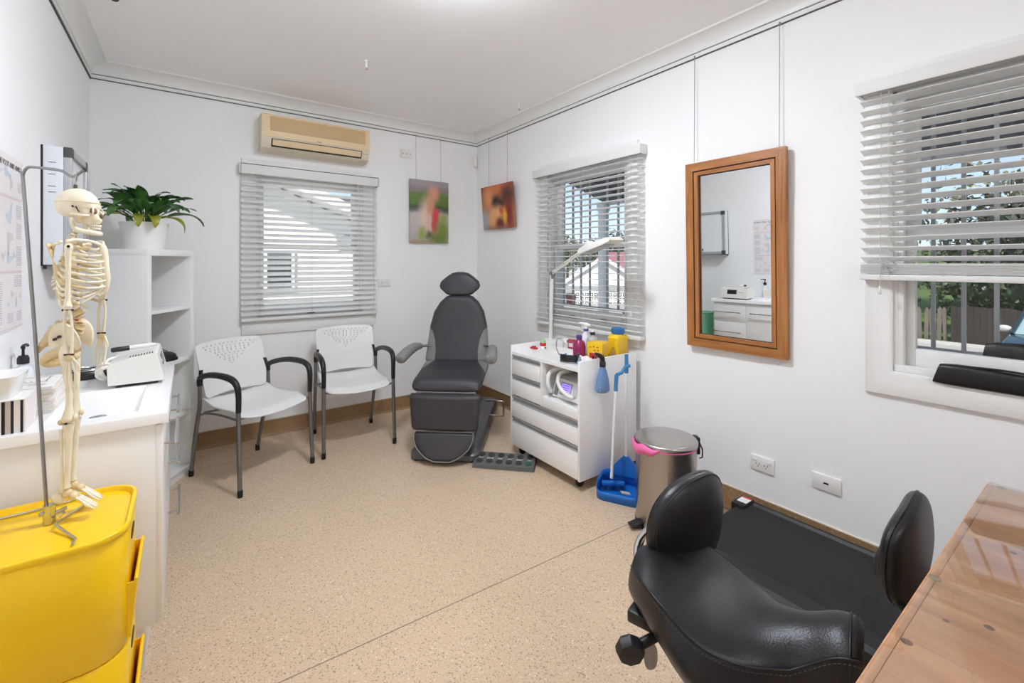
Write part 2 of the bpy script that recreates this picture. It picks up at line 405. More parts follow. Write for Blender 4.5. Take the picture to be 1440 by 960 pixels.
def blind(F, u0, u1, ztop, vh, zs, zrail, tilt, label, ladders, cordu, loc, tassel, outline=False, stack=0, reverse=1):
    r = thing('venetian_blind', label, 'blind', loc)
    mb = MB(); wb6(mb, F, u0-.012, u1+.012, .066, .078, ztop-vh, ztop, .002)
    for a in (u0-.012, u1): wb6(mb, F, a, a+.012, .004, .066, ztop-vh, ztop, .002)
    wb6(mb, F, u0, u1, .004, .066, ztop-.004, ztop)
    v = mb.build('valance', SATIN, r, world=True)
    mb = MB(); wb6(mb, F, u0+.006, u1-.006, .012, .056, ztop-.052, ztop-.008, .003); mb.build('head_rail', LGREY, r, world=True)
    if outline:
        mb = MB(); e = .0785
        for (a, b, c, d) in ((u0-.004, u1+.004, ztop-.010, ztop-.005), (u0-.004, u0-.001, ztop-vh+.004, ztop-.005), (u1+.001, u1+.004, ztop-vh+.004, ztop-.005)):
            wb6(mb, F, a, b, .077, e, c, d)
        mb.build('edge_line', M('blind_edge_black', (35, 35, 35), .5), v, world=True)
    c = .036
    mb = MB(); w = .05
    def slat(mb, z, t, uu0=u0, uu1=u1):
        rows = []
        for k in range(5):
            q = k/4-.5; a = q*w
            rows.append((c+a*math.cos(t), z+a*math.sin(t)+.0022*(1-4*q*q)))
        loop = [(n_, z_+.0014) for n_, z_ in rows] + [(n_, z_-.0014) for n_, z_ in reversed(rows)]
        mb.ring([[F(uu0, n_, z_) for n_, z_ in loop], [F(uu1, n_, z_) for n_, z_ in loop]], True, True, True)
    for i, z in enumerate(zs): slat(mb, z, R(tilt)*(.85+.3*random.random()))
    mb.build('slats', SLAT, r, world=True, ang=50)
    if stack:
        mb = MB()
        for i in range(stack): slat(mb, zrail+.016+i*.0046, 0)
        mb.build('slat_stack', SLAT, r, world=True, ang=50)
    mb = MB(); wb6(mb, F, u0, u1, c-.027, c+.027, zrail-.012, zrail+.012, .004); mb.build('bottom_rail', SATIN, r, world=True)
    for u in ladders:
        mb = MB()
        for n_ in (c-.027, c+.0275): mb.cyl(F(u, n_, zrail), F(u, n_, ztop-.05), .0009, n=5)
        mb.build('ladder_cord', LGREY, r, world=True)
    if cordu is not None:
        mb = MB(); mb.tube([F(cordu, .07, ztop-.06), F(cordu, .072, ztop-.4), F(cordu+.004, .071, tassel)], .0012, 5)
        pc = mb.build('pull_cord', LGREY, r, world=True)
        mb = MB(); mb.lathe([(.002, .018), (.005, .012), (.006, -.012), (.004, -.016)], F(cordu+.004, .071, tassel), 10); mb.build('tassel', WHITE2, pc, world=True)
    return r
blind(FB, .322, 1.322, 2.03, .078, [.93+.0415*i for i in range(25)], .885, -30, 'closed white venetian blind with black-edged head box under the air conditioner', (.44, .80, 1.17), 1.285, (.82, YB, .86), .80, True)
b2_ = blind(FR, 1.80, 2.845, 2.045, .062, [.865+.0405*i for i in range(28)], .828, 3, 'white venetian blind with open slats behind the drawer cart', (1.95, 2.32, 2.70), 1.86, (XR, 2.3, .83), .98)
b3_ = blind(FR, -.34, .672, 2.05, .052, [1.318+.0405*i for i in range(17)], 1.243, 17, 'half-raised white venetian blind above the black rolls on the sill', (-.23, .17, .575), .598, (XR, .2, 1.23), 1.19, stack=9)
mb = MB()                                          # the bunched spare cord tied at the left of the raised blind
random.seed(3)
P = [FR(.575+random.uniform(-.024, .024), .066+random.uniform(0, .008), 1.285+random.uniform(-.022, .026)) for _ in range(22)]
mb.tube(P, .0011, 5, smooth=4); mb.build('tied_cord', LGREY, b3_, world=True)

# ------------------------------------------------------------------ fixtures on walls and ceiling
def oyster(loc, power, label):
    t = thing('ceiling_light', label, 'ceiling light', loc)
    MB().lathe([(.165, 0), (.17, -.004), (.17, -.022), (.162, -.026)], n=48).build('base_ring', SATIN, t)
    em = bpy.data.materials.new('lit_opal_glass'); em.use_nodes = True; nt = em.node_tree; b = nt.nodes['Principled BSDF']
    b.inputs['Base Color'].default_value = (.9, .88, .84, 1); b.inputs['Emission Color'].default_value = (.90, .965, 1.06, 1); b.inputs['Emission Strength'].default_value = power
    MB().lathe([(.158*math.cos(R(a)), -.024-.062*math.sin(R(a))) for a in range(0, 90, 9)]+[(.004, -.086)], n=48).build('opal_diffuser', em, t, ang=180)
    return t
oyster((.835, 1.515, ZC), LAMP_FRONT, 'lit round opal ceiling light at the top edge of the photo')
oyster((.93, -1.35, ZC), LAMP_FILL, 'added fill light, an unseen round opal fitting behind the camera')
for (px, py), lb in (((515, 92), 'small white hook hanging from the ceiling nearer the air conditioner'), ((730, 150), 'small white hook hanging from the ceiling near the corner cornice')):
    p = at(px, py, z=ZC-.03)
    t = thing('ceiling_hook', lb, 'hook', (p.x, p.y, ZC))
    MB().lathe([(.011, 0), (.011, -.005), (.006, -.008), (.006, -.026), (.008, -.028), (.008, -.044)], n=12).build('hook_stem', WHITE2, t)
    MB().tube([(0, 0, -.042), (.006, 0, -.050), (.002, 0, -.057), (-.006, 0, -.053)], .0022, 6, smooth=3).build('hook_tip', STEELTUBE, t)
p = at(161, -1, z=ZC-.012)
tag(MB().lathe([(.016, .012), (.017, 0), (.012, -.006)], n=16).build('ceiling_socket', M('dark_fitting', (60, 60, 62), .5), None), 'small dark fitting on the ceiling at the upper left', 'ceiling fitting').location = (p.x, p.y, ZC-.012)

def plate(name, label, F, u, z, w, h, kind):
    t = thing(name, label, 'socket plate' if kind != 'sensor' else 'sensor', F(u, 0, z))
    mb = MB(); wb6(mb, F, u-w/2, u+w/2, 0, .009, z-h/2, z+h/2, .003); pl = mb.build('cover_plate', WHITE2, t, world=True)
    if kind == 'double':
        for s in (-1, 1):
            mb = MB(); wb6(mb, F, u+s*w*.32-.009, u+s*w*.32+.009, .009, .0125, z+h*.2-.005, z+h*.2+.006, .0015); mb.build('rocker_switch', TRIM, t, world=True)
            mb = MB()
            for dx, dz, a in ((-.0075, .003, .6), (.0075, .003, -.6), (0, -.0085, 0)):
                c = F(u+s*w*.17+dx, .0092, z+dz-.004)
                e = F(u+s*w*.17+dx+.003*math.sin(a), .0094, z+dz-.004+.004*math.cos(a)); f = F(u+s*w*.17+dx-.003*math.sin(a), .0094, z+dz-.004-.004*math.cos(a))
                mb.cyl(e, f, .0014, n=6)
            mb.build('socket_slots', BLACK, t, world=True)
    if kind == 'data':
        mb = MB(); wb6(mb, F, u-.010, u+.010, .009, .0105, z-.004, z+.004, .0005); mb.build('data_port', BLACK, t, world=True)
    if kind == 'switch':
        mb = MB()
        for s in (-.3, 0, .3): wb6(mb, F, u+s*w-.008, u+s*w+.008, .009, .013, z-.006, z+.006, .002)
        mb.build('rocker_switch', LGREY, t, world=True)
        mb = MB(); mb.text('OFF', .008, Matrix.Translation(F(u+.01, .0095, z+.016)) @ Euler((PI/2, 0, 0)).to_matrix().to_4x4()); bpy_t = mb
        bpy_t.bm.free()
    return t
plate('power_outlet', 'white double power outlet low on the right wall beside the mirror drop', FR, 1.092, .290, .115, .076, 'double')
plate('data_outlet', 'white blank data outlet plate low on the right wall above the treadmill', FR, .813, .305, .115, .072, 'data')
plate('power_outlet', 'white double power outlet on the back wall right of the closed blind', FB, 1.405, 1.135, .115, .075, 'double')
plate('isolator_switch', 'white isolator switch plate beside the air conditioner', FB, 1.608, 2.285, .115, .076, 'switch')
t = thing('motion_sensor', 'small white motion sensor in the far corner under the cornice', 'sensor', (2.31, 3.80, 2.27))
MB().prism(rrect(.045, .034, .012), .09, Matrix.Translation((0, 0, 0)) @ Euler((0, 0, R(45))).to_matrix().to_4x4(), .004).build('housing', WHITE2, t)
MB().lathe([(.020, .012), (.0225, .0), (.021, -.022), (.012, -.031)], (0, 0, 0), 20).build('sensor_lens', SATIN, t)

# air conditioner
t = thing('air_conditioner', 'beige wall-mounted split air conditioner above the closed blind', 'air conditioner', (.84, YB, 2.12))
CREAM = M('aged_cream_plastic', (226, 202, 162), .45); CREAM2 = M('cream_plastic_body', (222, 212, 190), .45)
GRILLE = M('tan_mesh_grille', (205, 176, 132), .6)
x0, x1 = .437, 1.215
prof = [(0, 2.385), (.15, 2.385), (.178, 2.372), (.182, 2.235), (.178, 2.195), (.15, 2.145), (.115, 2.128), (0, 2.128)]
mb = MB(); mb.ring([[FB(x0, n, z) for n, z in prof], [FB(x1, n, z) for n, z in prof]], True, True, True); mb.build('body', CREAM2, t, world=True, ang=30)
mb = MB(); pf = [(.176, 2.382), (.184, 2.375), (.1875, 2.25), (.187, 2.218), (.178, 2.218)]
mb.ring([[FB(x0+.002, n, z) for n, z in pf], [FB(x1-.002, n, z) for n, z in pf]], True, True, True); fp = mb.build('front_panel', CREAM, t, world=True, ang=30)
mb = MB(); wb6(mb, FB, x0+.055, x1-.035, .182, .1895, 2.262, 2.366, .002)
for k in range(60):
    u = lerp(x0+.06, x1-.04, k/59); wb6(mb, FB, u-.0018, u+.0018, .1895, .191, 2.266, 2.362)
mb.build('mesh_grille', GRILLE, fp, world=True)
mb = MB(); A = [(.186, 2.203), (.150, 2.150)]
mb.hexa([FB(x0+.065, .181, 2.207), FB(x1-.062, .181, 2.207), FB(x1-.062, .158, 2.152), FB(x0+.065, .158, 2.152), FB(x0+.065, .187, 2.206), FB(x1-.062, .187, 2.206), FB(x1-.062, .164, 2.150), FB(x0+.065, .164, 2.150)])
mb.build('outlet_recess', BLACK, t, world=True)
mb = MB(); mb.hexa([FB(x0+.072, .184, 2.200), FB(x1-.070, .184, 2.200), FB(x1-.070, .166, 2.160), FB(x0+.072, .166, 2.160), FB(x0+.072, .191, 2.200), FB(x1-.070, .191, 2.200), FB(x1-.070, .173, 2.160), FB(x0+.072, .173, 2.160)])
mb.build('louvre_flap', CREAM, t, world=True)
mb = MB(); wb6(mb, FB, .815, .84, .187, .1885, 2.224, 2.229); mb.build('maker_badge', GREY, t, world=True)
mb = MB()
for k in range(3): wb6(mb, FB, x1-.05+k*.014, x1-.044+k*.014, .178, .184, 2.185, 2.189)
mb.build('indicator_lights', GREY, t, world=True)
# ------------------------------------------------------------------ pictures, mirror, light box, chart
def blob_picture(name, rows, blobs):
    """soft photograph print: vertical bands (z, colour) and soft ellipses (x, z, rx, rz, colour, edge) in 0..1"""
    m = bpy.data.materials.new(name); m.use_nodes = True; nt = m.node_tree; N = nt.nodes; L = nt.links; b = N['Principled BSDF']; b.inputs['Roughness'].default_value = .55
    tc = N.new('ShaderNodeTexCoord'); n = N.new('ShaderNodeTexNoise'); n.inputs['Scale'].default_value = 6; L.new(tc.outputs['Generated'], n.inputs['Vector'])
    ad = N.new('ShaderNodeVectorMath'); ad.operation = 'MULTIPLY_ADD'; ad.inputs[1].default_value = (.10, 0, .10); L.new(n.outputs['Color'], ad.inputs[0]); L.new(tc.outputs['Generated'], ad.inputs[2])
    sp = N.new('ShaderNodeSeparateXYZ'); L.new(ad.outputs[0], sp.inputs[0])
    rp = N.new('ShaderNodeValToRGB'); rp.color_ramp.interpolation = 'EASE'
    while len(rp.color_ramp.elements) < len(rows): rp.color_ramp.elements.new(.5)
    for e, (p, c) in zip(rp.color_ramp.elements, rows): e.position = p; e.color = (*lin(c), 1)
    L.new(sp.outputs[2], rp.inputs[0]); cur = rp.outputs[0]
    for x, z, rx, rz, c, ed in blobs:
        mp = N.new('ShaderNodeVectorMath'); mp.operation = 'SUBTRACT'; mp.inputs[1].default_value = (x+.05, 0, z+.05); L.new(ad.outputs[0], mp.inputs[0])
        sc = N.new('ShaderNodeVectorMath'); sc.operation = 'MULTIPLY'; sc.inputs[1].default_value = (1/rx, 0, 1/rz); L.new(mp.outputs[0], sc.inputs[0])
        ln = N.new('ShaderNodeVectorMath'); ln.operation = 'LENGTH'; L.new(sc.outputs[0], ln.inputs[0])
        mr = N.new('ShaderNodeMapRange'); mr.interpolation_type = 'SMOOTHSTEP'; mr.inputs['From Min'].default_value = 1.05+ed*1.25; mr.inputs['From Max'].default_value = max(0, .9-ed*1.2); L.new(ln.outputs['Value'], mr.inputs['Value'])
        mx = N.new('ShaderNodeMix'); mx.data_type = 'RGBA'; mx.inputs['B'].default_value = (*lin(c), 1); L.new(mr.outputs[0], mx.inputs['Factor']); L.new(cur, mx.inputs['A']); cur = mx.outputs['Result']
    L.new(cur, b.inputs['Base Color']); return m
P1 = blob_picture('garden_portrait_print', [(0, (170, 130, 104)), (.06, (178, 150, 128)), (.12, (178, 172, 168)), (.5, (192, 184, 180)), (.57, (104, 106, 104)), (.62, (74, 84, 62)), (.68, (96, 122, 56)), (.82, (104, 128, 60)), (.88, (140, 128, 128)), (1, (160, 152, 156))],
    [(.42, .42, .17, .26, (226, 194, 174), .5), (.52, .6, .10, .16, (205, 150, 120), .5), (.60, .80, .13, .12, (214, 150, 128), .5), (.66, .42, .10, .13, (214, 74, 74), .45), (.63, .27, .09, .13, (206, 62, 76), .5), (.47, .25, .08, .14, (214, 182, 166), .5), (.50, .12, .10, .06, (96, 82, 66), .6), (.84, .20, .18, .17, (122, 142, 60), .6), (.72, .06, .22, .10, (108, 130, 62), .6), (.30, .14, .09, .10, (150, 166, 74), .6), (.86, .40, .08, .08, (150, 160, 92), .7)])
P2 = blob_picture('warm_portrait_print', [(0, (150, 104, 84)), (.3, (190, 140, 100)), (.6, (176, 118, 78)), (.85, (160, 96, 70)), (1, (150, 70, 56))],
    [(.5, .9, .35, .18, (206, 116, 74), .6), (.25, .70, .16, .22, (226, 150, 96), .6), (.08, .22, .14, .2, (164, 172, 184), .6), (.85, .72, .22, .22, (84, 52, 48), .5), (.47, .60, .13, .17, (42, 36, 40), .45), (.62, .56, .12, .10, (58, 44, 44), .5), (.48, .34, .2, .17, (238, 176, 128), .5), (.33, .22, .14, .15, (232, 170, 110), .5), (.86, .30, .14, .3, (132, 42, 48), .5), (.58, .14, .13, .12, (116, 40, 46), .5), (.74, .28, .06, .16, (232, 176, 46), .5), (.64, .4, .06, .08, (204, 82, 56), .5)])
def canvas(label, loc, w, h, rot, mat, wires, ztop):
    t = thing('picture_canvas', label, 'picture', loc); t.rotation_euler = rot
    b2 = MB(); b2.box((0, 0, 0), (w, .022, h), bev=.003); cb = b2.build('canvas_print', mat, t)
    mt = wmat(t)
    for u, off in wires:
        mb = MB(); a = mt @ Vector((u, .009, h/2-.01)); mb.cyl(a, Vector((a.x+off[0], a.y+off[1], ztop)), .0013, n=6)
        mb.cyl(Vector((a.x+off[0], a.y+off[1], ztop)), Vector((a.x+off[0], a.y+off[1], ztop-.016)), .0035, n=8)
        mb.build('hanging_wire', STEELTUBE, t, world=True)
    return t
canvas('blurred portrait canvas of a figure in red among greenery, on the back wall', (1.82, 3.815, 1.775), .388, .572, (0, 0, 0), P1, ((-.125, (0, .008)), (.125, (0, .008))), 2.47)
t_ = canvas('tilted blurred canvas in orange and brown on the right wall beside the open blind', (2.305, 3.402, 1.815), .50, .40, (R(5.5), R(.8), -PI/2), P2, ((-.135, (.0, 0)), (.16, (.0, 0))), 2.47)

# mirror
t = thing('wall_mirror', 'tall timber-framed mirror hanging on wires on the right wall', 'mirror', (XR, 1.226, 1.35))
y0, y1, z0, z1 = .965, 1.487, .838, 1.857
def mitre_frame(mb, o0, o1, n0, n1, prof=None):
    """frame between insets o0 and o1 (from the outer edge), depth n0..n1; returns rows for four sides"""
    c = lambda o: [(y0+o, z0+o), (y1-o, z0+o), (y1-o, z1-o), (y0+o, z1-o)]
    A, B = c(o0), c(o1)
    for i in range(4):
        j = (i+1) % 4
        mb.mi = 0 if i % 2 else 1
        p = [(A[i], n0), (A[j], n0), (B[j], n0), (B[i], n0), (A[i], n1), (A[j], n1), (B[j], n1), (B[i], n1)]
        mb.hexa([FR(q[0], n, q[1]) for q, n in p])
mb = MB(); mitre_frame(mb, 0, .044, .004, .034); fr = mb.build('frame', [MIRRORWOOD_V, MIRRORWOOD_H], t, world=True)
mb = MB(); mitre_frame(mb, .044, .050, .004, .022); mb.build('groove', M('dark_groove', (46, 26, 14), .6), fr, world=True)
mb = MB(); mitre_frame(mb, .050, .070, .004, .031); mb.build('inner_bead', [MIRRORWOOD_V, MIRRORWOOD_H], fr, world=True)
mb = MB(); mitre_frame(mb, .070, .0735, .004, .016); mb.build('rebate_shadow', M('dark_rebate', (40, 22, 12), .6), fr, world=True)
mb = MB()
for u, z in ((y0+.018, 1.30), (y0+.02, 1.74), (y1-.02, 1.42), (y1-.022, .92)): mb.cyl(FR(u, .0335, z), FR(u, .0345, z), .0022, n=8)
mb.bm.free()
MIR = M('mirror_silver', (236, 238, 238), .0, metal=1)
mb = MB(); wb6(mb, FR, y0+.07, y1-.07, .006, .012, z0+.07, z1-.07); mb.build('mirror_glass', MIR, t, world=True)
for u in (1.449, 1.003):
    mb = MB(); mb.cyl(FR(u, .006, z1-.02), FR(u, -.012, 2.468), .0016, n=6).cyl(FR(u, -.012, 2.468), FR(u, -.0115, 2.45), .004, n=8); mb.build('hanging_wire', STEELTUBE, t, world=True)
t.location.x -= .014; t.rotation_euler = (0, -.0202, .0147)       # hangs leaning forward, a touch askew

# light box on the left wall
t = thing('light_box', 'wall-mounted white light box with vented side on the left wall', 'light box', (XL, 2.85, 1.29))
BOXW = M('powder_coat_pale_grey', (222, 226, 232), .4)
ya, yb, za, zb = 2.664, 3.04, 1.294, 1.793
MB().b6(XL+.006, XL+.068, ya, yb, za, zb, .003).build('housing', BOXW, t, world=True)
MB().b6(XL, XL+.006, ya-.001, yb, za-.004, zb+.002).build('back_edge', BLACK, t, world=True)
VD = M('vent_dark', (90, 94, 100), .5)
for z in (1.725, 1.700, 1.675, 1.625, 1.600): MB().box((XL+.034, ya-.0005, z), (.024, .002, .0028), bev=.0008).build('vent_slot', VD, t, world=True)
mb = MB(); f0, f1 = XL+.068, XL+.094
mb.b6(f0, f1, ya, yb, zb-.03, zb, .003).b6(f0, f1, ya, yb, za+.004, za+.034, .003).b6(f0, f1, ya, ya+.026, za+.034, zb-.03, .003).b6(f0, f1, yb-.026, yb, za+.034, zb-.03, .003)
fr = mb.build('frame', M('frame_silver', (186, 188, 190), .35, metal=.5), t, world=True)
CCAP = M('corner_charcoal', (72, 74, 74), .5)
for y in (ya, yb-.038):
    for z in (za, zb-.044): MB().b6(f0-.001, f1+.002, y-.001, y+.039, z-.001 if z < 1.5 else z, z+.046, .004).build('corner_cap', CCAP, fr, world=True)
MB().b6(f0, f1-.012, ya+.02, yb-.02, za+.03, zb-.03).build('white_panel', M('opal_panel', (236, 238, 240), .18), t, world=True)
MB().b6(f0-.03, f1+.035, ya+.01, yb-.01, za-.016, za-.008, .002).b6(f0-.035, f0-.02, ya+.01, yb-.01, za-.016, za).build('pen_tray', ALU, t, world=True)
MB().b6(XL+.006, XL+.016, ya+.004, ya+.014, za-.018, za, .001).build('bracket_foot', BLACK, t, world=True); MB().b6(XL+.045, XL+.055, ya+.004, ya+.012, za-.014, za, .001).build('bracket_foot', BLACK, t, world=True)
MB().b6(f1-.012, f1-.008, yb-.11, yb-.095, za+.045, za+.07, .002).build('panel_switch', BLACK, t, world=True)

# anatomy chart
t = thing('wall_chart', 'pale pink foot anatomy chart on the left wall behind the steel pole', 'poster', (XL, 2.17, 1.37))
PAPER = M('chart_paper', (232, 226, 227), .35); PINKB = M('chart_pink_band', (222, 200, 202), .4); INKL = M('chart_print_grey', (196, 190, 194), .4); INKB = M('chart_print_blue', (200, 212, 220), .4); INKR = M('chart_print_tan', (216, 206, 204), .4); INK = M('chart_ink', (40, 38, 42), .4)
ya, yb, za, zb = 1.955, 2.386, 1.07, 1.666
MB().b6(XL+.001, XL+.004, ya, yb, za, zb).build('chart_sheet', PAPER, t, world=True)
FLW = lambda u, n, z: Vector((XL+n, u, z))
e0, e1 = .004, .0046
mb = MB()
for z in (1.525, 1.27): wb6(mb, FLW, ya+.01, yb-.012, e0, e1, z-.004, z+.004)
wb6(mb, FLW, ya, yb, e0, e1, za+.006, za+.009)
mb.build('pink_bands', PINKB, t, world=True)
ROTL = Matrix(((0, 0, 1, 0), (1, 0, 0, 0), (0, 1, 0, 0), (0, 0, 0, 1)))       # text facing into the room, reading along +y
mb = MB(); mb.text('OF THE FOOT AND ANKLE', .026, Matrix.Translation((XL+.0046, yb-.012, zb-.032)) @ ROTL, .0002, 'RIGHT', .93); mb.build('chart_title', INK, t, world=True)
random.seed(11); mb = MB()
def textblock(u0, u1, z0, z1):
    z = z1
    while z > z0:
        u = u0; 
        while u < u1:
            w = random.uniform(.008, .022); wb6(mb, FLW, u, min(u+w, u1), e0, e1-.0001, z-.0035, z); u += w+.003
        z -= .0072
for blk in ((2.315, 2.372, 1.455, 1.505), (2.315, 2.372, 1.385, 1.44), (2.315, 2.372, 1.29, 1.36), (2.29, 2.372, 1.215, 1.258), (2.05, 2.11, 1.30, 1.50), (2.32, 2.37, 1.10, 1.13), (2.22, 2.28, 1.10, 1.13), (2.1, 2.16, 1.1, 1.24), (2.33, 2.37, 1.55, 1.585)): textblock(*blk)
mb.build('chart_text', INKL, t, world=True)
def foot_shape(mb, u, z, s, a, col):
    mb.mi = col; pts = smooth2([(-.5, .25), (-.45, -.1), (-.1, -.2), (.5, -.22), (.95, -.2), (1.0, -.02), (.5, .12), (.1, .45), (.05, .9), (-.3, .9)], 4)
    ca, sa = math.cos(a), math.sin(a)
    vs = [mb.bm.verts.new(FLW(u+s*(p*ca-q*sa), e1, z+s*(p*sa+q*ca))) for p, q in pts]; mb._f(vs)
for q in ((2.21, 1.60, .045, .1, 0), (2.26, 1.58, .03, 2.6, 1), (2.25, 1.46, .05, 1.4, 0), (2.23, 1.38, .05, -1.5, 1), (2.24, 1.31, .035, .5, 0), (2.29, 1.325, .025, .2, 0), (2.18, 1.32, .03, 1, 1), (2.27, 1.19, .022, .4, 1), (2.32, 1.16, .02, 2, 0), (2.23, 1.16, .018, 1.2, 0), (2.36, 1.18, .015, .3, 1), (2.14, 1.6, .03, .4, 0)): mb2 = MB(); foot_shape(mb2, *q[:4], 0); mb2.build('foot_drawing', INKR if q[4] else INKB, t, world=True)
mb = MB()
for y, z in ((yb-.008, zb-.008), (ya+.008, zb-.008)): mb.ell((XL+.005, y, z), (.003, .005, .005), nu=8, nv=6)
mb.build('pins', WHITE2, t, world=True)

# ------------------------------------------------------------------ vanity cabinet, bench top and what stands there
CX0, CX1, CY0, CY1 = XL+.003, -.061, 1.83, 2.628
t = thing('vanity_cabinet', 'white gloss vanity cabinet with bar handles along the left wall', 'cabinet', (-.27, 2.28, 0))
MB().b6(CX0, CX1-.018, CY0, CY0+.018, .15, .787, .001).b6(CX0, CX1-.018, CY1-.018, CY1, .15, .787, .001).b6(CX0, CX1-.02, CY0+.018, CY1-.018, .15, .168).b6(CX0, CX0+.01, CY0+.018, CY1-.018, .168, .787).b6(CX0, CX1-.02, 2.280, 2.294, .168, .70).build('carcass', WHITE, t, world=True)
MB().b6(CX0, CX1-.045, CY0+.02, CY1-.02, 0, .15).build('kickboard', WHITE, t, world=True)
def bar_handle(parent, y0, y1, z, x=CX1):
    mb = MB(); mb.cyl((x+.034, y0, z), (x+.034, y1, z), .0055, n=12)
    for y in (y0+.03, y1-.03): mb.cyl((x, y, z), (x+.034, y, z), .004, n=8)
    mb.build('bar_handle', CHROME, parent, world=True)
d = MB().b6(CX1-.018, CX1, CY0+.002, 2.284, .152, .783, .0015).build('door', WHITE, t, world=True); bar_handle(d, 1.90, 2.228, .688)
for z0_, z1_, hz in ((.585, .783, .686), (.370, .582, .475), (.152, .367, .262)):
    d = MB().b6(CX1-.018, CX1, 2.287, CY1-.002, z0_, z1_, .0015).build('drawer', WHITE, t, world=True); bar_handle(d, 2.325, 2.62, hz)
CERAM = M('white_ceramic', (240, 240, 240), .16)
t = thing('basin_top', 'white moulded bench top with recessed basin on the vanity', 'bench top', (-.27, 2.28, .787))
X0, X1, Y0, Y1, ZT = XL+.002, -.045, 1.822, 2.657, .822
bx0, bx1, by0, by1 = -.345, -.125, 1.885, 2.275
mb = MB()
o = [(X0, Y0), (X1, Y0), (X1, Y1), (X0, Y1)]; i_ = [(bx0, by0), (bx1, by0), (bx1, by1), (bx0, by1)]; k_ = [(bx0+.02, by0+.02), (bx1-.02, by0+.02), (bx1-.02, by1-.075), (bx0+.02, by1-.075)]
def lp(p, z): return [(a, b, z) for a, b in p]
mb.ring([lp(o, .789), lp(o, ZT-.004), lp([(a+(.003 if a == X0 else -.003), b+(.003 if b == Y0 else -.003)) for a, b in o], ZT)], True, True, False)
mb.ring([lp([(a+(.003 if a == X0 else -.003), b+(.003 if b == Y0 else -.003)) for a, b in o], ZT), lp(i_, ZT), lp([(a*.985+.015*-.235, b*.985+.015*2.08) for a, b in i_], ZT-.006), lp(k_, ZT-.03)], True, False, True)
mb.build('moulded_slab', CERAM, t, world=True, merge=True)
MB().lathe([(.022, 0), (.022, .003), (.012, .004)], (-.235, 2.0, ZT-.03), 20).build('drain_ring', CHROME, t, world=True)

# electrotherapy-style white desk unit with sloping front
t = thing('printer_unit', 'white desktop electronic unit with sloping front on the bench top', 'machine', (-.155, 2.415, ZT))
pr = [(-.085, .012), (-.088, .075), (-.083, .092), (-.02, .112), (.052, .122), (.062, .118), (.083, .03), (.083, .012)]
mb = MB(); mb.ring([[(x, -.14, z) for x, z in pr], [(x, -.135, z) for x, z in pr], [(x, .135, z) for x, z in pr], [(x, .14, z) for x, z in pr]], True, True, True)
mb.build('casing', M('ivory_plastic', (228, 226, 220), .42), t, ang=25)
mb = MB(); mb.box((0, 0, .006), (.13, .24, .012)); mb.build('base_feet', BLACK, t)
mb = MB()
for k in range(9): mb.box((-.022+k*.0085, -.11, .1125+k*.0012), (.0028, .03, .004))
mb.build('vent_slots', M('vent_black', (40, 40, 42), .5), t)
sl = math.atan2(.088, .021)
mb = MB(); mb.box((.0725, .02, .076), (.003, .10, .045), rot=(0, -R(13.5), 0)); ds = mb.build('display', M('dark_display', (36, 40, 44), .15), t)
mb = MB()
for k in range(3): mb.box((.0725, -.09+.028*k, .074), (.005, .016, .012), rot=(0, -R(13.5), 0), bev=.001)
mb.build('buttons', LGREY, t)
mb = MB(); mb.tube([(-.07, -.125, .085), (-.105, -.128, .078), (-.118, -.11, .05), (-.10, -.08, .03), (-.118, -.03, .06), (-.10, .02, .085), (-.07, .04, .09)], .007, 8, smooth=5); mb.tube([(-.075, -.10, .088), (-.11, -.10, .09), (-.125, -.07, .055), (-.11, -.02, .02), (-.09, .03, .012)], .006, 8, smooth=5); mb.build('coiled_lead', M('ivory_lead', (234, 230, 222), .4), t)
mb = MB(); mb.box((.06, -.142, .05), (.004, .004, .05)); mb.bm.free()
t = thing('marker_pen', 'white marker pen with black cap lying on the white desktop unit', 'pen', (-.165, 2.365, ZT+.135), R(3))
mb = MB(); RX = Euler((0, PI/2-R(4), 0)).to_matrix().to_4x4()
MB().lathe([(.006, -.0), (.0095, .004), (.0095, .055), (.0075, .058)], n=16, mt=Matrix.Translation((-.075, 0, .000)) @ RX).build('cap', BLACK, t)
MB().lathe([(.0085, .056), (.009, .06), (.009, .125), (.006, .132), (.005, .140)], n=16, mt=Matrix.Translation((-.075, 0, .000)) @ RX).build('barrel', WHITE2, t)

t = thing('round_speaker', 'flat black oval device with silver ring on the bench beside the white unit', 'device', (-.335, 2.572, ZT))
MB().lathe([(.062, 0), (.070, .004), (.071, .022), (.064, .032), (.02, .035)], n=32).build('case', BLACK, t)
mb = MB(); mb.tube([(.05*math.cos(R(a)), .05*math.sin(R(a)), .0355) for a in range(0, 360, 15)], .0022, 6, True); mb.tube([(.03*math.cos(R(a))+.01, .03*math.sin(R(a)), .037) for a in range(0, 360, 15)], .0018, 6, True); mb.build('silver_rings', ALU, t)

t = thing('tissue_box', 'black and white striped box at the near end of the bench top', 'box', (-.426, 1.895, ZT))
mb = MB(); random.seed(5); u = -.062; ws = []
cols = (0, 1, 2, 1, 0, 1, 2, 1, 0, 1, 3)
for k, w in enumerate((.022, .0075, .018, .0075, .022, .0075, .012, .006, .014, .006, .004)):
    mb.mi = cols[k]; mb.b6(u, u+w, -.05, .07, 0, .092); u += w*.93
mb.build('striped_carton', [M('box_white', (232, 228, 226), .5), M('box_black', (28, 22, 26), .5), M('box_taupe', (196, 182, 176), .5), M('box_pink', (232, 224, 222), .5)], t)
MB().b6(-.0622, -.025, -.0506, -.05, .006, .018).build('purple_print', M('purple_print', (86, 44, 110), .5), t)
MB().b6(-.0622, .0550, -.052, .072, .092, .0945).build('lid', M('box_lid_white', (236, 234, 232), .4), t)

